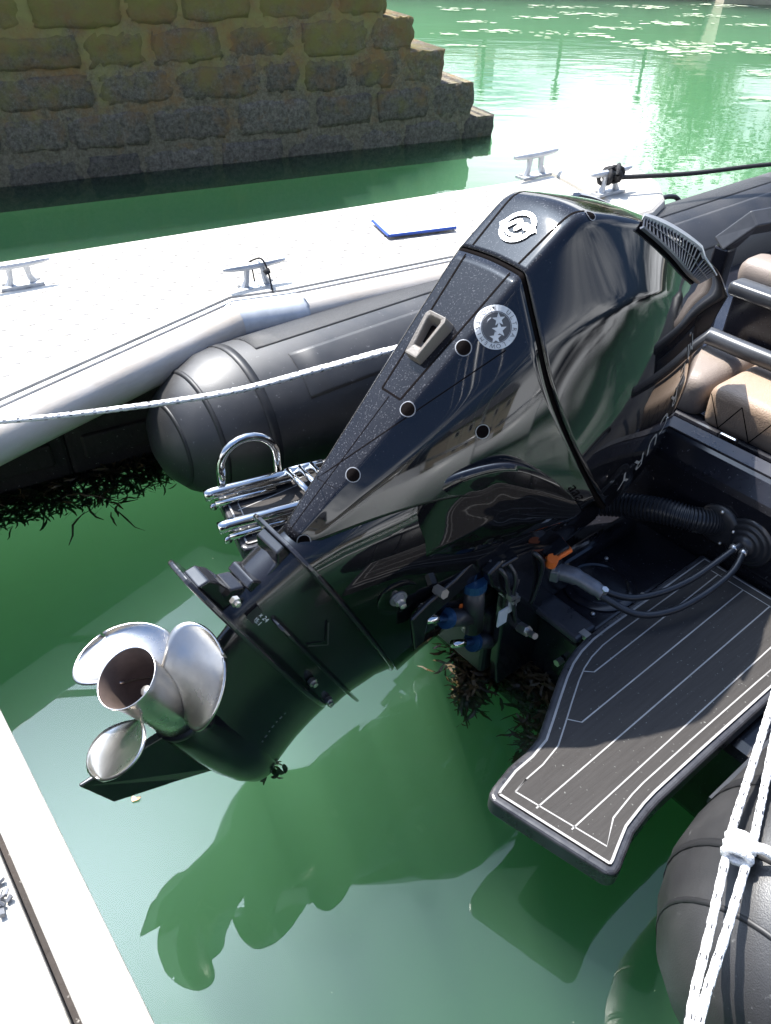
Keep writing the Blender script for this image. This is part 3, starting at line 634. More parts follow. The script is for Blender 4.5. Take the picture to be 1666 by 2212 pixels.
xlathe([(0.0, 0.068), (0.006, 0.068), (0.010, 0.060), (0.008, 0.057), (0.014, 0.053), (0.017, 0.047), (0.014, 0.043), (0.021, 0.039), (0.024, 0.034), (0.021, 0.030), (0.029, 0.026), (0.036, 0.020), (0.036, 0.004)], (0.690, -0.405, 0.351), 'cable_boot', 'cableb', boat)
bar(smoothpath([(0.262, -0.275, 0.325), (0.30, -0.36, 0.302), (0.37, -0.405, 0.300), (0.47, -0.425, 0.305), (0.58, -0.432, 0.325), (0.645, -0.418, 0.348), (0.668, -0.405, 0.350)], 6), 0.0085, 'steering_cable', 10, 'cableb', boat)
bar(smoothpath([(0.275, -0.262, 0.325), (0.33, -0.32, 0.305), (0.41, -0.355, 0.302), (0.50, -0.378, 0.312), (0.59, -0.392, 0.338), (0.645, -0.40, 0.356), (0.668, -0.402, 0.356)], 6), 0.0085, 'steering_cable', 10, 'cableb', boat)
for p in ((0.640, -0.420, 0.346), (0.630, -0.398, 0.351)): bar([p, Vector(p) + Vector((0.012, 0.004, 0.003))], 0.0105, 'cable_clip', 10, 'bolt', boat)
ht = MB().lathe([(0.0, 0.098), (0.006, 0.098), (0.009, 0.092), (0.009, 0.078), (0.005, 0.074), (0.008, 0.070), (0.008, 0.002)], 'z', 40).xf(Matrix.Translation((0.385, -0.200, 0.222))).build('inspection_hatch', 'hull', boat)
autosmooth(ht, 30)
for a in (0.5, 2.1, 3.7, 5.3): MB().lathe([(0, 0.006), (0.004, 0.006), (0.006, 0.002)], 'z', 8).xf(Matrix.Translation((0.385 + 0.112 * math.cos(a), -0.2 + 0.112 * math.sin(a), 0.224))).build('screw', 'bolt', boat)
MB().box((0.208, -0.302, 0.238), (0.02, 0.03, 0.012)).build('latch', 'bolt', boat, False)
for y in (-0.26, -0.10): MB().tube([(0.196, y, 0.12), (0.176, y, 0.12)], 0.010, 6).build('transom_bolt', 'bolt', boat, False)
# blue sea-green side drain cap at the right edge
xlathe([(0.0, 0.05), (0.012, 0.05), (0.02, 0.03), (0.02, 0.002)], (0.690, -0.545, 0.33), 'drain_cap', 'hull', boat)

# seats and rails
o = MB().box((1.12, -0.30, 0.502), (0.36, 0.48, 0.135)).build('seat_cushion', 'leather', boat, True); bevel(o, 0.035, 4)
for k in range(9):
    y = -0.075 - k * 0.048; z0, z1 = (0.455, 0.545) if k % 2 else (0.545, 0.455)
    MB().strip([(0.9385, y, z0), (0.9385, y - 0.048, z1)], 0.003, (-1, 0, 0)).build('stitch_line', 'gap', o, False)
o = MB().box((1.12, 0.03, 0.498), (0.36, 0.16, 0.14)).build('seat_side', 'leatherb', boat, True); bevel(o, 0.045, 4)
o = MB().box((0.955, -0.20, 0.405), (0.06, 0.75, 0.09)).build('seat_base', 'hull', boat, False); bevel(o, 0.01)
o = MB().box((0.92, -0.17, 0.447), (0.02, 0.055, 0.03)).build('seat_catch', 'steel', boat, False); bevel(o, 0.006)
bar(smoothpath([(1.30, 0.20, 0.40), (1.22, 0.16, 0.545), (1.14, 0.10, 0.60), (1.12, -0.05, 0.61), (1.12, -0.40, 0.61), (1.12, -0.8, 0.60)], 6), 0.026, 'seat_rail', 14, 'framem', boat)
o = MB().box((1.34, -0.25, 0.60), (0.03, 0.78, 0.16)).build('console_panel', 'hull', boat, False); bevel(o, 0.008)
o = MB().box((1.318, -0.32, 0.575), (0.012, 0.55, 0.11)).build('locker_door', 'plastic', boat, True); bevel(o, 0.012, 3)
MB().lathe([(-0.008, 0.002), (-0.006, 0.009), (0.0, 0.010)], 'x', 12).xf(Matrix.Translation((1.312, -0.075, 0.61))).build('screw', 'bolt', boat)
o = MB().box((1.33, -0.25, 0.69), (0.075, 0.80, 0.045)).build('grab_bar', 'framem', boat, True); bevel(o, 0.016, 4)
o = MB().box((1.62, -0.08, 0.640), (0.14, 0.70, 0.11)).build('backrest_cushion', 'leatherb', boat, True); bevel(o, 0.045, 4)
o = MB().box((1.78, -0.1, 0.62), (0.12, 0.60, 0.10)).build('backrest_roll', 'leatherb', boat, True); bevel(o, 0.045, 4)
o = MB().box((1.62, -0.08, 0.50), (0.10, 0.64, 0.20)).build('backrest_base', 'hull', boat, False)
o = MB().loft([[(x + a, y + b2, z + c) for a, b2, c in ((-0.03, -0.03, 0), (0.03, -0.03, 0), (0.03, 0.03, 0), (-0.03, 0.03, 0))] for x, y, z in ((1.70, 0.40, 0.3), (1.70, 0.40, 0.66))]).build('frame_post', 'hull', boat, False); bevel(o, 0.008)
fr = [(1.70, 0.415, 0.655), (1.74, 0.355, 0.745), (2.3, 0.10, 0.80)]
o = MB().tube(fr, 0.045, 4).build('frame_rail', 'framem', boat, False); bevel(o, 0.006)
bar([(2.02, 0.16, 0.40), (2.08, 0.19, 0.76)], 0.03, 'frame_strut', 8, 'framem', boat)
for k in range(4): MB().strip([(1.45 + 0.1 * k, 0.2, 0.2632), (1.45 + 0.1 * k, -0.8, 0.2632)], 0.006, (0, 0, 1)).build('floor_line', 'evaline', boat, False)
# ------------------------------------------------------------------ outboard motor, tilted up (local x = forward, y = port, z = up the leg)
MOT = Vector((-0.358, 0.998, 0.256))
TILT = R(64)
MM = Matrix.Translation(MOT) @ Matrix.Rotation(HEAD, 4, 'Z') @ Matrix.Rotation(TILT, 4, 'Y')
BM_ = Matrix.Translation(BOAT) @ Matrix.Rotation(HEAD, 4, 'Z')
mot = tag(empty('outboard_motor', MOT, (0, TILT, HEAD)), 'black outboard motor tilted up with its stainless propeller clear of the water', 'outboard motor')
B2M = MM.inverted() @ BM_          # boat frame to motor frame
def cage(V, F, name, m, creases, lv=3, mirror=True, par=None):
    keys = list(V); idx = {}; vs = []
    for k in keys: idx[k] = len(vs); vs.append((V[k][0], -V[k][1], V[k][2]))
    fs = [tuple(idx[k] for k in f) for f in F]
    mi = dict((i, i) for i in range(len(keys)))
    if mirror:
        for k in keys:
            if V[k][1] > 1e-6: mi[idx[k]] = len(vs); vs.append((V[k][0], V[k][1], V[k][2]))
        fs += [tuple(mi[i] for i in f)[::-1] for f in fs]
    me = bpy.data.meshes.new(name); me.from_pydata(vs, [], fs); me.update()
    bm = bmesh.new(); bm.from_mesh(me); bmesh.ops.recalc_face_normals(bm, faces=bm.faces)
    cl = bm.edges.layers.float.new('crease_edge')
    cr = {}
    for a, b, c in creases:
        cr[frozenset((idx[a], idx[b]))] = c; cr[frozenset((mi[idx[a]], mi[idx[b]]))] = c
    for e in bm.edges:
        k = frozenset((e.verts[0].index, e.verts[1].index))
        if k in cr: e[cl] = cr[k]
        elif e.is_boundary: e[cl] = 1.0
    bm.to_mesh(me); bm.free()
    o = link(name, me, m, par if par is not None else mot)
    md = o.modifiers.new('sub', 'SUBSURF'); md.levels = lv; md.render_levels = lv
    apply_mods(o)
    for p in o.data.polygons: p.use_smooth = True
    return o
V = dict(a0=(-.455, 0, 1.018), a2=(-.452, .085, 1.011), a3=(-.347, .150, .957), a4=(-.253, .192, .917), a5=(-.015, .280, .899), a6=(.24, .21, 1.0), a7=(.40, 0, 1.09),
         b0=(-.480, 0, 1.168), b2=(-.470, .09, 1.158), c0=(-.37, 0, 1.312), c1=(-.378, .095, 1.278), d0=(-.224, 0, 1.452), d1=(-.237, .10, 1.405), e0=(.013, 0, 1.622), e1=(.004, .080, 1.580),
         T=(.252, 0, 1.722), g1=(-.320, .168, 1.098), g2=(-.260, .174, 1.220), g3=(-.130, .148, 1.364), h4=(-.165, .222, 1.035), h5=(.075, .268, 1.085), h6=(.31, .17, 1.18), h7=(.44, 0, 1.24),
         k5=(.012, .205, 1.305), k6=(.26, .11, 1.42), k7=(.37, 0, 1.49))
F = [('a0', 'a2', 'b2', 'b0'), ('a2', 'a3', 'g1', 'b2'), ('b0', 'b2', 'c1', 'c0'), ('c0', 'c1', 'd1', 'd0'), ('d0', 'd1', 'e1', 'e0'), ('e0', 'e1', 'T'), ('b2', 'g1', 'g2', 'c1'), ('c1', 'g2', 'g3', 'd1'), ('d1', 'g3', 'T', 'e1'),
     ('a3', 'a4', 'h4', 'g1'), ('a4', 'a5', 'h5', 'h4'), ('a5', 'a6', 'h6', 'h5'), ('a6', 'a7', 'h7', 'h6'), ('g1', 'h4', 'g2'), ('h4', 'h5', 'k5', 'g2'), ('h5', 'h6', 'k6', 'k5'), ('h6', 'h7', 'k7', 'k6'), ('g2', 'k5', 'g3'), ('k5', 'k6', 'T', 'g3'), ('k6', 'k7', 'T')]
top = cage(V, F, 'top_cowl', 'gloss', [('a3', 'g1', 0.5), ('g1', 'g2', 0.9), ('g2', 'g3', 1.0), ('g3', 'T', 1.0), ('a2', 'b2', 0.75), ('b2', 'c1', 0.55), ('b0', 'b2', 0.4), ('c1', 'd1', 0.7), ('d1', 'e1', 0.85), ('e1', 'T', 1.0), ('e0', 'T', 1.0), ('k7', 'T', 1.0), ('d0', 'e0', 0.4)], 4)
top['label'] = 'upper cowl with vent grille and round badge'
LV = dict(p0=(-.287, 0, .386), p2=(-.282, .022, .388), p3=(-.262, .034, .393), p4=(-.224, .160, .690), p5=(-.02, .274, .882),
          m0=(-.371, 0, .70), m2=(-.367, .0535, .70), m3=(-.315, .098, .672), m4=(-.243, .175, .80), m5=(-.019, .276, .886),
          q0=(-.453, 0, 1.006), q2=(-.450, .084, .999), q3=(-.346, .149, .945), q4=(-.253, .189, .905), q5=(-.017, .279, .891))
LF = [('p0', 'p2', 'm2', 'm0'), ('m0', 'm2', 'q2', 'q0'), ('p2', 'p3', 'm3', 'm2'), ('m2', 'm3', 'q3', 'q2'), ('p3', 'p4', 'm4', 'm3'), ('m3', 'm4', 'q4', 'q3'), ('p4', 'p5', 'm5', 'm4'), ('m4', 'm5', 'q5', 'q4')]
low = cage(LV, LF, 'lower_cowl', 'gloss', [('p2', 'm2', 0.8), ('m2', 'q2', 0.8), ('p3', 'm3', 0.5), ('m3', 'q3', 0.45)], 4)
low['label'] = 'rear lower cowl tapering down to the leg'
md = low.modifiers.new('t', 'SOLIDIFY'); md.thickness = 0.006; md.offset = -1
md = top.modifiers.new('t', 'SOLIDIFY'); md.thickness = 0.006; md.offset = -1
# dried spray shows on the rear faces that look up at the sky
for o in (top, low):
    o.data.materials.append(M['gloss_dusty'])
    for p in o.data.polygons:
        if p.normal.x < -0.86 and abs(p.normal.y) < 0.40 and abs(p.center.y) < 0.1: p.material_index = 1
bv = bvh_of(top, low)
# inner rubber seal in the seam between the cowls
sp = []
for v_ in sorted((v_ for v_ in top.data.vertices if v_.co.z < 1.03 and v_.co.x < .0), key=lambda v_: v_.co.y):
    pass
bm = bmesh.new(); bm.from_mesh(top.data); bm.verts.ensure_lookup_table()
bl = [v_ for v_ in bm.verts if any(e.is_boundary for e in v_.link_edges)]
st0 = max((v_ for v_ in bl if v_.co.y < 0), key=lambda v_: -abs(v_.co.x - V['a5'][0]) - abs(v_.co.y + V['a5'][1])); cur = st0; prev = None; chain = []
while True:
    chain.append(cur.co - cur.normal * 0.0115 + Vector((0, 0, -0.006)))
    nx_ = [e.other_vert(cur) for e in cur.link_edges if e.is_boundary and e.other_vert(cur) is not prev]
    nx_ = [n_ for n_ in nx_ if prev is not None or n_.co.x < cur.co.x]
    if not nx_ or len(chain) > 400: break
    prev, cur = cur, nx_[0]
    if cur.co.y > 0.27: break
bm.free()
MB().tube(chain, 0.0085, 8).build('cowl_seal', 'gap', mot)
FX = Vector((1, 0, 0))
def groove(pts, d, wd, name='panel_gap', m='gap', par=None, k=10):
    P = []; N = []
    path = []
    for i in range(len(pts) - 1):
        a, b = Vector(pts[i]), Vector(pts[i + 1]); path += [a.lerp(b, j / k) for j in range(k)]
    path.append(Vector(pts[-1]))
    for p in path:
        q_, nn = drop(bv, p, d, 0.0007); P.append(q_); N.append(nn)
    return MB().strip(P, wd, N).build(name, m, par if par is not None else mot, False)
for sg in (-1, 1):
    groove([(-.5, sg * .074, 1.185), (-.5, sg * .071, 1.155), (-.47, sg * .06, 1.02)], FX, 0.0045, par=top)
    groove([(-.47, sg * .0585, .998), (-.40, sg * .027, .706)], FX, 0.004, par=low)
groove([(-.4, -.027, .706), (-.4, .027, .706)], FX, 0.004, par=low)
groove([(-.4, 0.0, .70), (-.3, 0.0, .40)], FX, 0.0015, par=low)
SD = Vector((0.72, 0.69, 0))     # inward, seen from aft starboard
groove([(-.45, -.10, .48), (-.43, -.13, .70), (-.42, -.165, .90)], SD, 0.0022, 'panel_crease', 'gap', low)
def frame_at(p, d, off=0.0008):
    q_, nn = drop(bv, p, d, off)
    zl = Vector((0, 0, 1)); zl = (zl - nn * zl.dot(nn)).normalized(); xl = zl.cross(nn).normalized()
    return q_, xl, zl, nn
def on_surface(vs, fs, p, d, name, m, par, off=0.0008, thick=0.0, rotv=0.0):
    c, xl, zl, nn = frame_at(p, d, off); ca, sa = math.cos(rotv), math.sin(rotv); out = []
    for v in vs:
        x, y = v[0] * ca - v[1] * sa, v[0] * sa + v[1] * ca
        w_ = c + xl * x + zl * y; q_, n2_ = drop(bv, w_, -nn, off); out.append(q_)
    o = MB().add(out, fs).build(name, m, par, False)
    if thick:
        md = o.modifiers.new('t', 'SOLIDIFY'); md.thickness = thick; md.offset = 0
    return o
def ring_mesh(r0, r1, n_=40):
    vs = [(r * math.cos(2 * math.pi * j / n_), r * math.sin(2 * math.pi * j / n_), 0) for r in (r0, r1) for j in range(n_)]
    return vs, [(j, (j + 1) % n_, n_ + (j + 1) % n_, n_ + j) for j in range(n_)]
def disc_mesh(r, n_=32, rings=3):
    vs = [(0, 0, 0)]; fs = []
    for k in range(1, rings + 1): vs += [(r * k / rings * math.cos(2 * math.pi * j / n_), r * k / rings * math.sin(2 * math.pi * j / n_), 0) for j in range(n_)]
    fs += [(0, 1 + j, 1 + (j + 1) % n_) for j in range(n_)]
    for k in range(rings - 1): fs += [(1 + k * n_ + j, 1 + (k + 1) * n_ + j, 1 + (k + 1) * n_ + (j + 1) % n_, 1 + k * n_ + (j + 1) % n_) for j in range(n_)]
    return vs, fs
# screw holes: flat black discs paint the recess shade, with a bright rim
for p, r in (((-.449, -.115, .845), .0135), ((-.406, -.09, .700), .0130), ((-.334, -.05, .548), .0125), ((-.30, -.165, .778), .0125), ((-.272, -.030, .400), .012), ((-.46, -.10, 1.185), .0095)):
    par = top if p[2] > 1.02 else low
    o = on_surface(*disc_mesh(r), p, SD, 'screw_recess', 'gap', par, 0.0010)
    on_surface(*ring_mesh(r, r + 0.0018), p, SD, 'recess_rim', 'alu', par, 0.0014)
# round badge on the rear of the upper cowl
bc = (-.5, 0.0, 1.086)
on_surface(*ring_mesh(.0275, .0365), bc, FX, 'badge_ring', 'silver', top, 0.002, 0.003)
wing = [(-.043, -.004, 0), (-.034, -.012, 0), (-.030, .004, 0), (-.036, .006, 0)]
on_surface(wing, [(0, 1, 2, 3)], bc, FX, 'badge_wing', 'silver', top, 0.002, 0.003); on_surface([(-x, -y, 0) for x, y, z in wing], [(0, 1, 2, 3)], bc, FX, 'badge_wing', 'silver', top, 0.002, 0.003)
sw = smoothpath([(-.024, -.010, 0), (-.014, .006, 0), (-.004, .013, 0), (.002, .004, 0), (.000, -.006, 0), (.006, .003, 0), (.014, .009, 0), (.018, .002, 0), (.024, .010, 0)], 5)
m_ = MB().strip(sw, .009, (0, 0, 1)); on_surface(m_.v, m_.f, bc, FX, 'badge_emblem', 'silver', top, 0.0018, 0.003)
m_ = MB().strip(smoothpath([(-.020, -.012, 0), (-.008, -.019, 0), (.008, -.019, 0), (.020, -.012, 0)], 5), .006, (0, 0, 1)); on_surface(m_.v, m_.f, bc, FX, 'badge_emblem', 'silver', top, 0.0018, 0.003)
# latch handle on the rear panel
hz = .826; hc, hn = drop(bv, (-.5, 0, hz), FX, 0)
hu = (Vector((0, 0, 1)) - hn * hn.z).normalized(); hr = hu.cross(hn).normalized()
def hpnt(x, y, d): return hc + hr * x + hu * y + hn * d
outl = [(-.017, -.050), (.017, -.050), (.029, .036), (.024, .046), (-.024, .046), (-.029, .036)]
inl = [(-.009, -.026), (.009, -.026), (.017, .030), (.014, .036), (-.014, .036), (-.017, .030)]
vs = [hpnt(x, y, -0.004) for x, y in outl] + [hpnt(x * .93, y * .95, 0.022 + 0.006 * (y > 0)) for x, y in outl] + [hpnt(x, y, 0.020 + 0.006 * (y > 0)) for x, y in inl] + [hpnt(x * .8, y * .8, 0.004) for x, y in inl]
fs = [(i, (i + 1) % 6, 6 + (i + 1) % 6, 6 + i) for i in range(6)] + [(6 + i, 6 + (i + 1) % 6, 12 + (i + 1) % 6, 12 + i) for i in range(6)] + [(12 + i, 12 + (i + 1) % 6, 18 + (i + 1) % 6, 18 + i) for i in range(6)] + [tuple(18 + i for i in range(6))]
hd = MB().add(vs, fs).build('latch_handle', 'handle', mot, False); bevel(hd, 0.003, 2, 25)
MB().add([hpnt(x * .75, y * .6 + .004, 0.0075) for x, y in inl], [tuple(range(6))]).build('finger_recess', 'gap', hd, False)
# round three-star emission sticker
sc_ = (-.44, -.125, .912)
st_ = on_surface(*disc_mesh(.040, 40, 4), sc_, SD, 'emission_sticker', 'sticker', low, 0.0010)
on_surface(*ring_mesh(.0270, .0285), sc_, SD, 'sticker_ring', 'stickdark', st_, 0.0014)
on_surface(*disc_mesh(.0265, 32, 3), sc_, SD, 'sticker_centre', 'stickdark', st_, 0.0013)
def star(cx, cy, r):
    return [(cx + (r if k % 2 == 0 else r * .42) * math.sin(k * math.pi / 5 + 0.3), cy + (r if k % 2 == 0 else r * .42) * math.cos(k * math.pi / 5 + 0.3), 0) for k in range(10)], [tuple(range(10))]
for cx, cy, r in ((-.008, .012, .0125), (.007, .001, .0145), (.013, -.013, .012)): on_surface(*star(cx, cy, r), sc_, SD, 'sticker_star', 'sticker', st_, 0.0017)
def ring_text(txt, a0, da, rad, size, name):
    vs = []; fs = []
    for i, ch in enumerate(txt):
        if ch == ' ': continue
        v, f = text_mesh(ch, size); a = a0 - da * i; k = len(vs)
        for p in v:
            x, y = p.x, p.y + rad; ang = a - math.pi / 2
            vs.append((x * math.cos(ang) - y * math.sin(ang), x * math.sin(ang) + y * math.cos(ang), 0))
        fs += [tuple(i_ + k for i_ in q_) for q_ in f]
    return on_surface(vs, fs, sc_, SD, name, 'stickdark', st_, 0.0015)
ring_text('ULTRA\u00b7LOW', R(100), R(19), .0335, .0115, 'sticker_text'); ring_text('EMISSIONS', R(-75), R(17.5), .0335, .0105, 'sticker_text')
# dark side letters paint a reflection; pale vertical lettering on the front shoulder
v, f = text_mesh('aaa.', .034, 0.35, 1.05); on_surface(v, f, (-.12, -.40, .868), (0.4, 0.9, 0), 'reflected_lettering', 'gap', low, 0.0012, 0, R(5))
for i, ch in enumerate('MERCURY'):
    v, f = text_mesh(ch, .085, 0.0); u = i / 6
    p = Vector((.025 + .06 * math.sin(u * 2.2), -.40, 1.36 - .058 * i))
    on_surface([(x_.y * -1, x_.x, 0) for x_ in v] if False else [(x_.x * .9, x_.y * .75, 0) for x_ in v], f, p, (0.0, 1, 0), 'cowl_lettering', 'whitetext', top, 0.0012, 0, R(-100))
# vent grille on the starboard shoulder (and its twin to port)
def vent(sg):
    up = smoothpath([(-.335, .086, 1.318), (-.250, .082, 1.396), (-.118, .080, 1.482), (.012, .066, 1.562)], 8); lo = smoothpath([(-.345, .108, 1.291), (-.228, .114, 1.354), (-.138, .116, 1.404), (-.068, .108, 1.450)], 8)
    n_ = len(up); PU = []; PL = []
    for a, b in zip(up, lo):
        for P_, v_ in ((PU, a), (PL, b)):
            h_ = bv.find_nearest(Vector((v_.x, v_.y * sg, v_.z))); nn = h_[1] if h_[1].dot(h_[0] - Vector((.1, 0, 1.2))) > 0 else -h_[1]; P_.append((h_[0] + nn * .0045, nn))
    vf = MB()
    def rail(P, Q, w_):
        secs = []
        for (p, n1), (q_, n2_) in zip(P, Q):
            t_ = (q_ - p).normalized(); secs.append([p - t_ * w_, p - t_ * w_ * .6 + n1 * .006, p + t_ * w_ * .3 + n1 * .008, p + t_ * w_ * .5 - n1 * .002])
        return secs
    vf.loft(rail(PL, PU, .006))
    fr_ = vf.build('vent_frame', 'vent', mot); autosmooth(fr_, 40)
    autosmooth(MB().loft(rail(PU, PL, .014)).build('vent_trim', 'ventrail', fr_), 40)
    bed = MB(); vs = [p + n1 * .002 for p, n1 in PU] + [p + n1 * .002 for p, n1 in PL]
    bed.add(vs, [(i, i + 1, n_ + i + 1, n_ + i) for i in range(n_ - 1)]).build('vent_bed', 'gap', fr_)
    for k in range(26):
        u = (k + 0.6) / 26 * (n_ - 1); i = min(int(u), n_ - 2); fr2 = u - i
        a = PU[i][0].lerp(PU[i + 1][0], fr2); b = PL[i][0].lerp(PL[i + 1][0], fr2); nn = PU[i][1]
        c1_, c2_ = a + nn * .002, b + nn * .002; t_ = (PU[i + 1][0] - PU[i][0]).normalized() * .0022
        MB().add([c1_ - t_, c1_ + t_, c2_ + t_, c2_ - t_, c1_ - t_ + nn * .0035, c1_ + t_ + nn * .0035, c2_ + t_ + nn * .0035, c2_ - t_ + nn * .0035], [(0, 1, 2, 3), (4, 5, 6, 7), (0, 1, 5, 4), (1, 2, 6, 5), (2, 3, 7, 6), (3, 0, 4, 7)]).build('vent_slat', 'vent', fr_, False)
    mid = [(PU[i][0].lerp(PL[i][0], .5) + PU[i][1] * .005) for i in range(2, n_ - 1)]
    MB().tube(mid, .0014, 5).build('vent_slat', 'vent', fr_)
vent(1); vent(-1)

# midsection below the cowl
secs = [sell(-.282, .330, .088, .376, p=2.6), sell(-.276, .322, .100, .44, p=2.6), sell(-.262, .312, .128, .56, p=2.6), sell(-.235, .322, .150, .70, p=2.6), sell(-.20, .36, .172, .85, p=2.6), sell(-.18, .39, .180, .99, p=2.6)]
mid = MB().loft(secs).build('midsection', 'gloss', mot); autosmooth(mid, 50)
CV = smoothpath([(-0.078, 0.115, 0.532), (-0.177, 0.12, 0.587), (-0.244, 0.15, 0.662), (-0.247, 0.185, 0.729), (-0.224, 0.225, 0.788), (-0.156, 0.255, 0.829), (-0.036, 0.275, 0.865), (0.026, 0.27, 0.867), (0.033, 0.235, 0.814), (0.028, 0.18, 0.721), (-0.004, 0.135, 0.612), (-0.078, 0.115, 0.532)], 5)[:-1]
cc_ = sum((p for p in CV), Vector()) / len(CV)
for sg in (-1,):
    secs = []
    for d_, k_ in ((-.11, .97), (-.030, 1.0), (-.018, .985), (-.010, .95), (-.004, .84), (-.001, .50), (.0, .12)):
        secs.append([(cc_.x + (p.x - cc_.x) * k_ - d_ * .35, sg * (cc_.y + (p.y - cc_.y) * k_ + d_), cc_.z + (p.z - cc_.z) * k_) for p in CV])
    o = MB().loft(secs).build('side_cover', 'gloss', mot); autosmooth(o, 60)
# pivot boss with nut on the side of the leg
bv2 = bvh_of(mid)
pc, pn = drop(bv2, (-.02, -.3, .470), (0, 1, 0), 0.0)
def disc_on(c, nn, prof, name, m, par, n_=24, sx=1.0):
    zl = nn; xl = zl.orthogonal().normalized(); yl = zl.cross(xl)
    mt = Matrix(((xl.x * sx, yl.x, zl.x, c.x), (xl.y * sx, yl.y, zl.y, c.y), (xl.z * sx, yl.z, zl.z, c.z), (0, 0, 0, 1)))
    o = MB().lathe(prof, 'z', n_).xf(mt).build(name, m, par); autosmooth(o, 40); return o
bs = disc_on(pc, pn, [(-.02, .050), (.003, .048), (.004, .044), (.003, .002)], 'pivot_boss', 'gloss', mot, 32)
disc_on(pc + pn * .003, pn, [(0, .020), (.003, .020), (.003, .002)], 'washer', 'alu', bs); disc_on(pc + pn * .006, pn, [(0, .013), (.010, .013), (.010, .008), (.022, .008), (.024, .002)], 'nut', 'bolt', bs, 6)
# plates and housing
def plate(pts, z, th, name, m='satin'):
    P = smoothpath([(x, -s_, 0) for x, s_ in pts], 6); Q = [(p.x, p.y) for p in P] + [(p.x, -p.y) for p in P[::-1][1:-1]] if abs(pts[0][1]) < 1e-6 and abs(pts[-1][1]) < 1e-6 else [(p.x, p.y) for p in P] + [(p.x, -p.y) for p in P[::-1]]
    o = MB().prism(Q, z - th / 2, z + th / 2).build(name, m, mot, False); bevel(o, th * .3, 2); return o
plate([(-.318, 0), (-.315, .06), (-.26, .105), (-.1, .118), (.08, .112), (.24, .07), (.362, 0)], .370, .009, 'spray_plate')
plate([(-.20, 0), (-.2, .094), (-.05, .104), (.12, .094), (.26, .045), (.358, 0)], .257, .007, 'spray_rail')
plate([(-.412, 0), (-.40, .045), (-.30, .095), (-.15, .118), (0, .112), (.13, .075), (.25, 0)], .200, .010, 'cavitation_plate')
hs = MB().loft([sell(-.285, .235, .070, .204, p=3), sell(-.285, .235, .073, .24, p=3), sell(-.288, .240, .075, .262, p=3), sell(-.288, .262, .080, .33, p=3), sell(-.290, .29, .083, .366, p=3)]).build('leg_housing', 'satin', mot); autosmooth(hs, 50)
def yplate(P, w_): return MB().add([(x, sg * w_ / 2, z) for sg in (-1, 1) for x, z in P], [tuple(range(len(P))), tuple(range(len(P), 2 * len(P)))[::-1]] + [(i, (i + 1) % len(P), len(P) + (i + 1) % len(P), len(P) + i) for i in range(len(P))])
o = yplate([(-.375, .204), (-.285, .204), (-.270, .258), (-.292, .262), (-.312, .240), (-.345, .236), (-.368, .226)], .055).build('rear_step', 'satin', mot, False); bevel(o, .004, 3)
o = yplate([(-.292, .262), (-.260, .262), (-.260, .367), (-.306, .367), (-.306, .345), (-.284, .334), (-.278, .292), (-.296, .280)], .072).build('rear_step', 'satin', mot, False); bevel(o, .004, 3)
bv3 = bvh_of(hs)
def decal(txt, p, d, size, rotv, m, par, bvx, name, off=.001):
    v, f = text_mesh(txt, size); c, nn = drop(bvx, p, d, off); zl = Vector((0, 0, 1)); zl = (zl - nn * zl.dot(nn)).normalized(); xl = zl.cross(nn).normalized()
    ca, sa = math.cos(rotv), math.sin(rotv)
    return MB().add([c + xl * (q_.x * ca - q_.y * sa) + zl * (q_.x * sa + q_.y * ca) for q_ in v], f).build(name, m, par, False)
c, nn = drop(bv3, (-.235, -.2, .240), (0, 1, 0), .0006)
o = MB().add([c + Vector((x, 0, z)) for x, z in ((-.026, -.015), (.026, -.015), (.026, .015), (-.026, .015))], [(0, 1, 2, 3)]).build('ratio_label', 'plastic', hs, False)
decal('13 x 24', (-.235, -.2, .2475), (0, 1, 0), .0135, 0, 'white', hs, bv3, 'label_text', .0016); decal('1.85:1', (-.235, -.2, .234), (0, 1, 0), .0135, 0, 'white', hs, bv3, 'label_text', .0016)
m_ = MB().strip([(-.10, -.0835, .33), (-.045, -.0840, .298), (-.085, -.0785, .268)], .005, (0, -1, 0)); m_.build('housing_rib', 'plastic', hs, False)
for p in ((.02, -.074, .222), (.135, -.066, .215), (-.30, -.040, .232)): disc_on(Vector(p), Vector((0, -1, 0)), [(0, .010), (.010, .010), (.010, .006), (.018, .006), (.019, .001)], 'bolt', 'bolt', mot, 6)
# gearcase
stt = MB().loft([sell(-.21, .246, .052, .197, p=2.0), sell(-.20, .248, .045, .15, p=2.0), sell(-.185, .252, .042, .10, p=2.0), sell(-.17, .258, .048, .06, p=2.0), sell(-.14, .262, .058, .02, p=2.0)]).build('gearcase_strut', 'satin', mot); autosmooth(stt, 60)
tor = MB().lathe([(-.118, .053), (-.112, .057), (-.07, .062), (0, .066), (.09, .066), (.16, .060), (.215, .047), (.248, .030), (.263, .014), (.269, .002)], 'x', 40).build('gearcase', 'satin', mot)
MB().lathe([(-.126, .049), (-.126, .0575), (-.114, .0590), (-.110, .055)], 'x', 40).build('gearcase_ring', 'plastic', mot)
sk = [(-.110, -.045), (-.175, -.214), (-.064, -.216), (.045, -.115), (.115, -.045)]
th = [.010, .004, .004, .006, .014]
vs = [(x, sg * t, z) for sg in (-1, 1) for (x, z), t in zip(sk, th)]
o = MB().add(vs, [(0, 1, 2, 3, 4), (9, 8, 7, 6, 5)] + [(i, (i + 1) % 5, 5 + (i + 1) % 5, 5 + i) for i in range(5)]).build('skeg', 'satin', mot, False); bevel(o, .003)
bv4 = bvh_of(stt)
for k in range(7):
    c, nn = drop(bv4, (.095 - k * .001, -.2, .055 + k * .0125), (0, 1, 0), .0006); MB().box(c, (.0035, .001, .004 + .003 * (k % 2))).build('intake_slot', 'alu', mot, False)
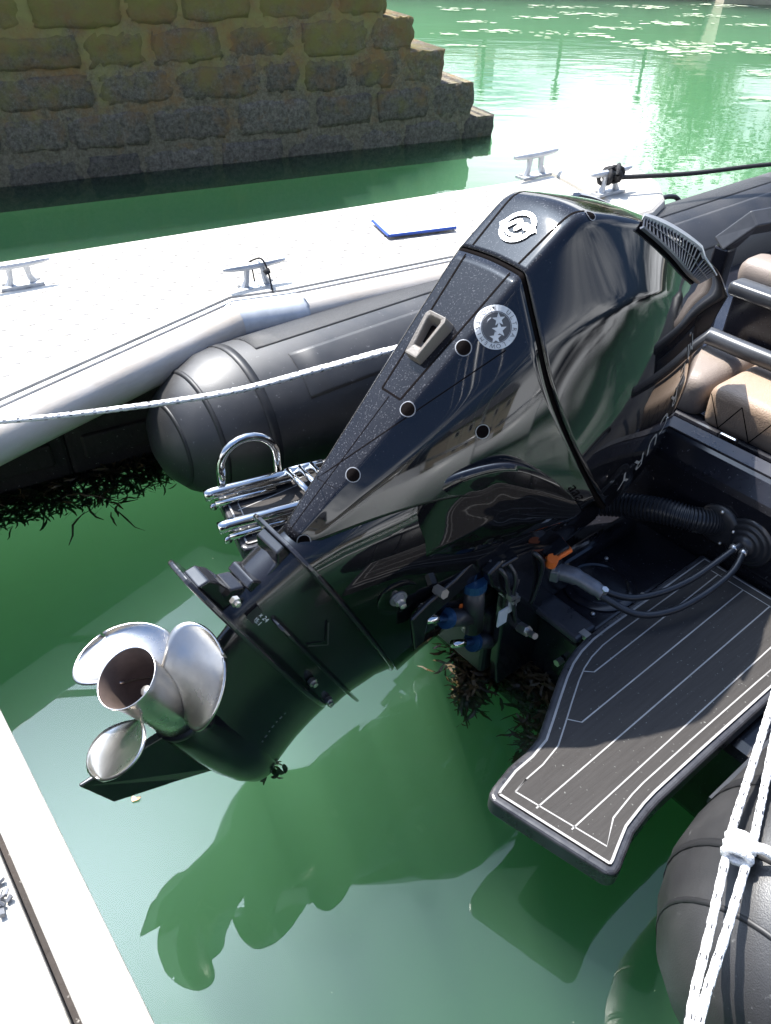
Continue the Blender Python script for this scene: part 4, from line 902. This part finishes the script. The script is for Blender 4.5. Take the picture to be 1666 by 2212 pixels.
# propeller
pr_ = empty('propeller'); pr_.parent = mot
hub = MB().lathe([(-.128, .049), (-.132, .0530), (-.18, .0520), (-.25, .0525), (-.285, .0553), (-.302, .0605), (-.304, .0600), (-.303, .0582)], 'x', 48, False).build('hub', 'prop', pr_)
MB().lathe([(-.303, .0583), (-.29, .0535), (-.25, .0500), (-.14, .0480), (-.138, .002)], 'x', 48, False).build('hub_bore', 'propin', pr_)
MB().lathe([(-.14, .030), (-.185, .028), (-.190, .020), (-.20, .020), (-.202, .012), (-.236, .0115), (-.240, .009), (-.240, .001)], 'x', 20).build('shaft_nut', 'alu', pr_)
MB().lathe([(-.2, .0121), (-.238, .0118), (-.242, .009), (-.2425, .001)], 'x', 20).build('shaft_end', 'bolt', pr_)
for al in (174, 54, -66):
    NR, NC = 22, 18; vs = []
    for i in range(NR + 1):
        t = math.sin(i / NR * math.pi / 2); r = .048 + .122 * t
        half = R(40 + 14 * math.sin(min(t, 1) * math.pi * .7)) * (max(0.0004, 1 - t ** 3.2) ** .5) * (1 - .10 * t)
        ac = R(al) + R(10) * (t - .3)
        for j in range(NC + 1):
            u = j / NC * 2 - 1; a = ac + u * half; cup = -.010 * u * u * (0.3 + t)
            x = -.205 - .040 * t - (a - ac) * .40 / (2 * math.pi) * (1.05 - .25 * t) + cup
            vs.append((x, -r * math.cos(a), r * math.sin(a)))
    fs = [(i * (NC + 1) + j, i * (NC + 1) + j + 1, (i + 1) * (NC + 1) + j + 1, (i + 1) * (NC + 1) + j) for i in range(NR) for j in range(NC)]
    o = MB().add(vs, fs).build('blade', 'prop', pr_)
    md = o.modifiers.new('t', 'SOLIDIFY'); md.thickness = .0045; md.offset = 0

# clamp and swivel brackets (given in the boat's frame)
def bpart(mb, name, m, par=None, smooth=False, bev=0.0):
    mb.xf(B2M); o = mb.build(name, m, par if par is not None else mot, smooth)
    if bev: bevel(o, bev, 2)
    return o
def sideplate(P, y, th): return MB().add([(x, y + sg * th / 2, z) for sg in (-1, 1) for x, z in P], [tuple(range(len(P))), tuple(range(len(P), 2 * len(P)))[::-1]] + [(i, (i + 1) % len(P), len(P) + (i + 1) % len(P), len(P) + i) for i in range(len(P))])
cb = [(.07, .03), (.20, .03), (.20, .25), (.29, .25), (.29, .29), (.22, .43), (.13, .47), (.02, .49), (-.02, .47), (.0, .42), (.05, .36), (.055, .12)]
for y in (-.155, .155): bpart(sideplate(cb, y, .028), 'clamp_bracket', 'satin', bev=.006)
bpart(MB().box((.10, 0, .36), (.13, .22, .26)), 'swivel_bracket', 'satin', bev=.02)
bpart(MB().box((.09, 0, .16), (.09, .26, .22)), 'trim_housing', 'plastic', bev=.012)
for y in (-.13, .13):
    bpart(MB().tube([(-.022, y, .415), (-.010, y, .265)], .027, 18), 'tilt_cylinder', 'plastic', smooth=True)
    bpart(MB().tube([(-.0235, y, .432), (-.0215, y, .408)], .031, 18), 'cylinder_cap', 'blue')
    bpart(MB().tube([(-.0235, y, .425), (-.027, y, .475)], .009, 12), 'ram_rod', 'steel', smooth=True)
    for (x, z, ex, ez) in ((-.095, .352, -.165, .392), (.005, .205, -.070, .248)):
        d = (Vector((ex, y, ez)) - Vector((x, y, z))).normalized(); c = Vector((x, y, z))
        bpart(MB().tube([c, c + d * .012], .025, 18), 'trim_cap', 'blue')
        bpart(MB().tube([c - d * .09, c], .022, 14), 'trim_cylinder', 'plastic', smooth=True)
        bpart(MB().tube([c + d * .01, (ex, y, ez)], .010, 12), 'trim_rod', 'steel', smooth=True)
arm = [(-.20, .325), (-.175, .335), (-.165, .40), (-.07, .432), (.02, .475), (.05, .525), (.01, .53), (-.09, .478), (-.17, .452), (-.215, .43)]
for y in (-.135, .135): bpart(sideplate(arm, y, .012), 'tilt_arm', 'satin', bev=.004)
bpart(MB().tube([(-.140, -.13, .470), (-.140, -.158, .476)], .012, 6), 'arm_bolt', 'bolt')
bpart(MB().box((.045, -.172, .30), (.030, .004, .05)), 'paper_label', 'white', None)
bpart(MB().box((.075, -.172, .325), (.026, .004, .045)), 'paper_label', 'white', None)
bpart(MB().box((-.045, -.12, .352), (.016, .006, .022)), 'brass_plug', 'orange')
bpart(MB().tube([(.12, -.165, .215), (.11, -.205, .235)], .014, 6), 'clamp_nut', 'bolt'); bpart(MB().tube([(.115, -.185, .225), (.10, -.235, .25)], .008, 10), 'clamp_stud', 'bolt')
bpart(MB().tube([(.16, -.05, .47), (.30, .0, .40)], .045, 4), 'steering_bracket', 'hulltop', bev=.006)
# two flat black covers tilted on purpose to glint the sun at the camera
for c_, sz, nm in (((.208, -.138, .438), (.056, .115, .010), 'guard_plate'), ((.045, -.146, .482), (.045, .065, .010), 'bracket_cover')):
    cw = BM_ @ Vector(c_); nw = (SUN_DIR + (Vector((0, 0, 1.65)) - cw).normalized()).normalized()
    nb = (BM_.to_3x3().inverted() @ nw).normalized(); xb = Vector((0.97, -0.24, 0)); xb = (xb - nb * xb.dot(nb)).normalized(); yb = nb.cross(xb)
    r3 = Matrix((xb, yb, nb)).transposed()
    bpart(MB().box(c_, sz, r3), nm, 'satin', bev=.004)
    if nm == 'guard_plate': bpart(MB().box(Vector(c_) - nb * .013, (sz[0] + .006, sz[1] + .006, .013), r3), 'orange_guard', 'orange', bev=.003)
bpart(MB().tube([(.176, -.186, .405), (.172, -.192, .43)], .014, 10), 'orange_boot', 'orange')
bpart(MB().tube([(.19, -.09, .340), (.222, -.135, .336)], .020, 14), 'link_boss', 'alu', bev=.003)
bpart(MB().box((.228, -.150, .335), (.055, .055, .038), Matrix.Rotation(R(-60), 3, 'Z')), 'link_clamp', 'alu', bev=.006)
for a, b in ((.236, -.134), (.248, -.158), (.206, -.142), (.216, -.166)): bpart(MB().tube([(a, b, .350), (a, b, .362)], .0075, 6), 'link_bolt', 'bolt')
bpart(MB().tube(smoothpath([(.235, -.165, .335), (.255, -.21, .337), (.265, -.255, .332), (.270, -.285, .328)], 5), [.022] * 6 + [.019] * 6 + [.017] * 4, 10), 'steering_link', 'alu', smooth=True)
bpart(MB().tube([(.268, -.278, .312), (.270, -.287, .345)], .009, 6), 'link_bolt', 'bolt')
for k, P in enumerate(([(-.01, -.10, .50), (.02, -.175, .46), (.04, -.18, .40), (.06, -.178, .37), (.10, -.16, .40)], [(.02, -.10, .52), (.05, -.18, .45), (.055, -.186, .38), (.07, -.18, .33), (.10, -.17, .25)], [(.30, .06, .45), (.40, .04, .36), (.44, .05, .30)], [(.10, -.12, .47), (.14, -.18, .44), (.16, -.175, .36), (.15, -.17, .28)])):
    bpart(MB().tube(smoothpath(P, 6), .0055, 8), 'wiring', 'cableb', smooth=True)
for p in ((.055, -.183, .372), (.068, -.181, .352)): bpart(MB().box(p, (.022, .016, .014)), 'wire_clip', 'bolt')
# ------------------------------------------------------------------ ropes
def rope_pair(name, P, r, label, gap, flecks=True, knots=(), m='ropew', twist=0.0):
    t = tag(empty(name, P[0]), label, 'rope')
    P = smoothpath(P, 14); o0 = P[0].copy(); P = [p - o0 for p in P]
    for k in (-1, 1):
        Q = []
        for i, p in enumerate(P):
            tg = (P[min(i + 1, len(P) - 1)] - P[max(i - 1, 0)]).normalized(); sd = tg.cross(Vector((0, 0, 1))).normalized(); g = gap(i / (len(P) - 1))
            Q.append(p + sd * g * k + Vector((0, 0, k * r * 0.3)))
        # braided surface: radius pulses a little
        QQ = []; rr = []
        for i in range(len(Q) - 1):
            L = (Q[i + 1] - Q[i]).length; nn = max(1, int(L / (r * 0.8)))
            for j in range(nn): QQ.append(Q[i].lerp(Q[i + 1], j / nn)); rr.append(r * (1.0 + 0.07 * math.sin(len(QQ) * 1.9)))
        st = MB().tube(QQ, rr, 10).build('strand', m, t)
        if flecks:
            mb = MB(); acc = 0
            cam_ = Vector((0, 0, 1.65)) - o0
            for i in range(2, len(QQ) - 2, 5):
                tg = (QQ[i + 1] - QQ[i - 1]).normalized(); nv = (cam_ - QQ[i]).normalized()
                for a in range(0, 360, 72):
                    nv2 = Vector((0, 0, 1)); nv2 = (nv2 - tg * tg.dot(nv2)).normalized(); nv2 = Matrix.Rotation(R(a + (i % 3) * 24), 3, tg) @ nv2
                    mb.strip([QQ[i] + nv2 * r * 1.06 - tg * r * .55, QQ[i] + nv2 * r * 1.06 + tg * r * .55], r * .33, nv2)
            tag(mb.build('flecks', 'ropef', st, False), kind='stuff')
    return t, P
rope_pair('mooring_rope', [(-1.55, 1.66, 0.53), (-1.0, 1.723, 0.55), (-0.72, 1.79, 0.552), (-0.429, 1.886, 0.556), (-0.185, 2.028, 0.558), (0.042, 2.176, 0.555), (0.22, 2.30, 0.54)], 0.0072, 'doubled white rope with black flecks stretched across the far tube', lambda u: 0.0045 + 0.012 * max(0, u - .25) * (1 if u < .8 else .6))
rp, _ = rope_pair('mooring_rope', [(0.36, 0.23, 0.44), (0.431, 0.405, 0.45), (0.50, 0.525, 0.455), (0.568, 0.643, 0.46), (0.645, 0.775, 0.46), (0.72, 0.903, 0.455), (0.83, 1.09, 0.44)], 0.0068, 'doubled white rope with a knot hanging at the lower right', lambda u: 0.0035 + 0.013 * max(0, 1 - abs(u - .55) * 2.2))
kc = Vector((0.567, 0.645, 0.468)) - Vector((0.36, 0.23, 0.44))
for k in range(3):
    tor_ = []
    for j in range(13):
        a = j / 12 * 2 * math.pi; tor_.append(kc + Vector((0.47, 0.88, 0)).normalized() * (k - 1) * 0.012 + Vector((0.88, -0.47, 0)).normalized() * 0.019 * math.cos(a) + Vector((0, 0, 1)) * 0.015 * math.sin(a) + Vector((0, 0, .004 * k)))
    MB().tube(tor_, 0.0072, 8, False).build('knot_turn', 'ropew', rp)
MB().tube(smoothpath([kc + Vector((0.005, -0.005, 0.012)), kc + Vector((0.03, -0.012, 0.022)), kc + Vector((0.052, -0.030, 0.016)), kc + Vector((0.060, -0.046, 0.004))], 5), 0.0085, 10).build('rope_tail', 'ropew', rp)
br = tag(empty('black_mooring_rope', (1.0, 3.78, 0.6)), 'black mooring rope wound on the far dock cleat and led to the right', 'rope')
MB().tube(smoothpath([(0, -.02, .02), (0.4, .11, .01), (0.85, .33, .0), (1.6, .72, -.05)], 8), 0.011, 8).build('rope_run', 'ropeb', br)
for k in range(5):
    c = Vector((-.02 + .012 * k, 0, .015 + .006 * k)); MB().tube([c + Vector((.045 * math.cos(a) * math.cos(.5 + k), .045 * math.cos(a) * math.sin(.5 + k), .03 * math.sin(a))) for a in [j / 10 * 6.283 for j in range(11)]], 0.010, 7, False).build('rope_turn', 'ropeb', br)
# black lanyard with a buckle on the middle cleat
ln = tag(empty('black_lanyard', (-0.43, 2.66, 0.53)), 'thin black lanyard with buckle hanging from the middle dock cleat', 'lanyard')
MB().tube(smoothpath([(-.06, .02, .085), (-.02, .0, .105), (.0, -.01, .085), (.012, -.02, .045), (.025, -.055, .0), (.045, -.11, -.06)], 6), 0.0035, 6).build('cord', 'ropeb', ln)
MB().tube(smoothpath([(-.055, .02, .085), (-.05, .01, .05), (-.045, 0, .02)], 5), 0.003, 6).build('cord', 'ropeb', ln)
MB().tube([(0, -.01, .07), (.008, -.014, .055)], [.013, .010], 8).build('cord_knot', 'ropeb', ln)
o = MB().box((.055, -.135, -.095), (.030, .016, .05)).build('buckle', 'plastic', ln, False); bevel(o, .005)
# blue-edged board lying on the dock
bd = tag(empty('white_board', (0.1, 3.28, 0.545)), 'thin white board with blue edge lying on the white dock', 'board')
P4 = [(-0.178, 0.057), (-0.108, -0.121), (0.169, -0.008), (0.107, 0.114)]
o = MB().prism(P4, -0.004, 0.004).build('board_face', 'paper', bd, False)
for a, b in ((0, 1), (1, 2)):
    MB().tube([(*P4[a], 0.001), (*P4[b], 0.001)], 0.0062, 6).build('board_edge', 'bluep', bd, False)
# ------------------------------------------------------------------ seaweed and floating bits
def weed(loc, k, sx, sy, seed, label, m='weed', rz=0.0, z0=-0.14, z1=0.006, ln_=(0.025, 0.06), wd_=(.0025, .0055)):
    q = random.Random(seed); mb = MB()
    for i in range(k):
        p = Vector((q.gauss(0, sx), q.gauss(0, sy), q.uniform(z0, z1))); a = q.uniform(0, 6.28); L = q.uniform(*ln_); wd = q.uniform(*wd_); el = q.uniform(-.5, .4)
        pts = [p]
        for j in range(4):
            a += q.uniform(-.6, .6); pts.append(pts[-1] + Vector((math.cos(a), math.sin(a), el + q.uniform(-.3, .3))) * L / 4)
        for z_ in pts: z_.z = min(z_.z, z1 + .004)
        nr = Vector((q.gauss(0, .6), q.gauss(0, .6), 1)).normalized()
        vs = []
        for j, pt in enumerate(pts):          # limp tapering frond
            t_ = (pts[min(j + 1, 4)] - pts[max(j - 1, 0)]).normalized(); sd_ = t_.cross(nr).normalized() * wd * (.35, .8, 1.0, .8, .25)[j]; vs += [pt - sd_, pt + sd_]
        mb.add(vs, [(2 * j, 2 * j + 1, 2 * j + 3, 2 * j + 2) for j in range(4)])
    o = tag(mb.build('seaweed', m, None, False), label, 'seaweed', 'seaweed round the hulls', 'stuff'); o.location = loc; o.rotation_euler = (0, 0, rz)
    return o
weed((-1.20, 2.15, 0), 950, .17, .022, 1, 'brown seaweed fringe hanging off the dock floats at the left edge', rz=.53, z0=-.10)
weed((-0.89, 2.325, 0), 800, .13, .02, 2, 'brown seaweed fringe under the dock just left of the far tube', rz=.53, z0=-.10)
weed((-0.99, 2.09, 0), 26, .05, .02, 3, 'sprig of brown wrack drifting off the left dock float', ln_=(.06, .14), z0=-.02, z1=.003)
weed((0.28, 1.45, 0), 950, .04, .03, 4, 'dark brown weed below the tilt bracket', z0=-.07, z1=.03)
weed((0.235, 1.37, 0), 340, .016, .028, 6, 'tuft of brown weed hanging aft of the tilt bracket', z0=-.1)
weed((0.40, 1.40, 0), 900, .07, .025, 5, 'dark brown weed along the transom foot', rz=-.9, z0=-.12, z1=.03)
weed((0.395, 1.235, -0.03), 170, .02, .03, 7, 'faint brown weed beside the near stern platform', z0=-.12)
weed((-0.285, 1.078, 0.008), 120, .022, .011, 8, 'green weed stuck on the nose of the gearcase', 'weedg', rz=-.4, z0=-.01, z1=.03, ln_=(.012, .03), wd_=(.003, .007))
# foam scum on the open water
q = random.Random(21); mb = MB()
spots = [(1.26, 14.2, .5), (0.76, 12.9, .3), (1.66, 13.3, .5), (2.5, 13.1, .9), (3.3, 13.9, .7), (4.3, 14.5, .9), (5.2, 15.5, .9), (3.8, 12.4, 1.0), (4.5, 12.5, .9), (4.8, 12.0, .8), (3.5, 12.0, .8), (3.9, 11.8, .9), (1.15, 15.8, .6), (3.3, 15.5, .9), (4.5, 16.6, .9), (6.0, 17.0, .8), (3.7, 8.9, .3), (2.2, 14.9, .6), (2.9, 16.4, .8), (1.0, 11.9, .3), (5.6, 14.4, .7), (4.2, 10.3, .35)]
for cx, cy, s in spots:
    for i in range(int(40 * s) + 4):
        px_, py_ = cx + q.gauss(0, .36 * s), cy + q.gauss(0, .15 * s); r_ = abs(q.gauss(0, .020)) + .005; n_ = 7; a0 = q.uniform(0, 6); zf = q.uniform(.003, .012)
        mb.add([(px_ + r_ * q.uniform(.6, 1.4) * 2.2 * math.cos(a0 + j / n_ * 6.283), py_ + r_ * q.uniform(.6, 1.4) * math.sin(a0 + j / n_ * 6.283), zf) for j in range(n_)], [tuple(range(n_))])
for i in range(170):     # tiny specks nearby
    px_, py_ = q.uniform(-1.3, .7), q.uniform(.45, 2.2); r_ = q.uniform(.0004, .0011)
    mb.add([(px_ + r_ * math.cos(j * 1.2566), py_ + r_ * math.sin(j * 1.2566), .003) for j in range(5)], [tuple(range(5))])
tag(mb.build('floating_foam', 'foam', None, False), 'pale foam scum and specks floating on the green water', 'foam', kind='stuff')
lf = MB().add([(0, 0, 0), (.012, .004, .001), (.016, .012, 0), (.006, .010, .001), (-.004, .014, 0), (-.003, .004, 0)], [(0, 1, 2, 3, 4, 5)]).build('leaf', 'orange', None, False)
lf.location = (-0.565, 0.985, 0.004); tag(lf, 'tiny orange leaf floating left of the skeg', 'leaf')
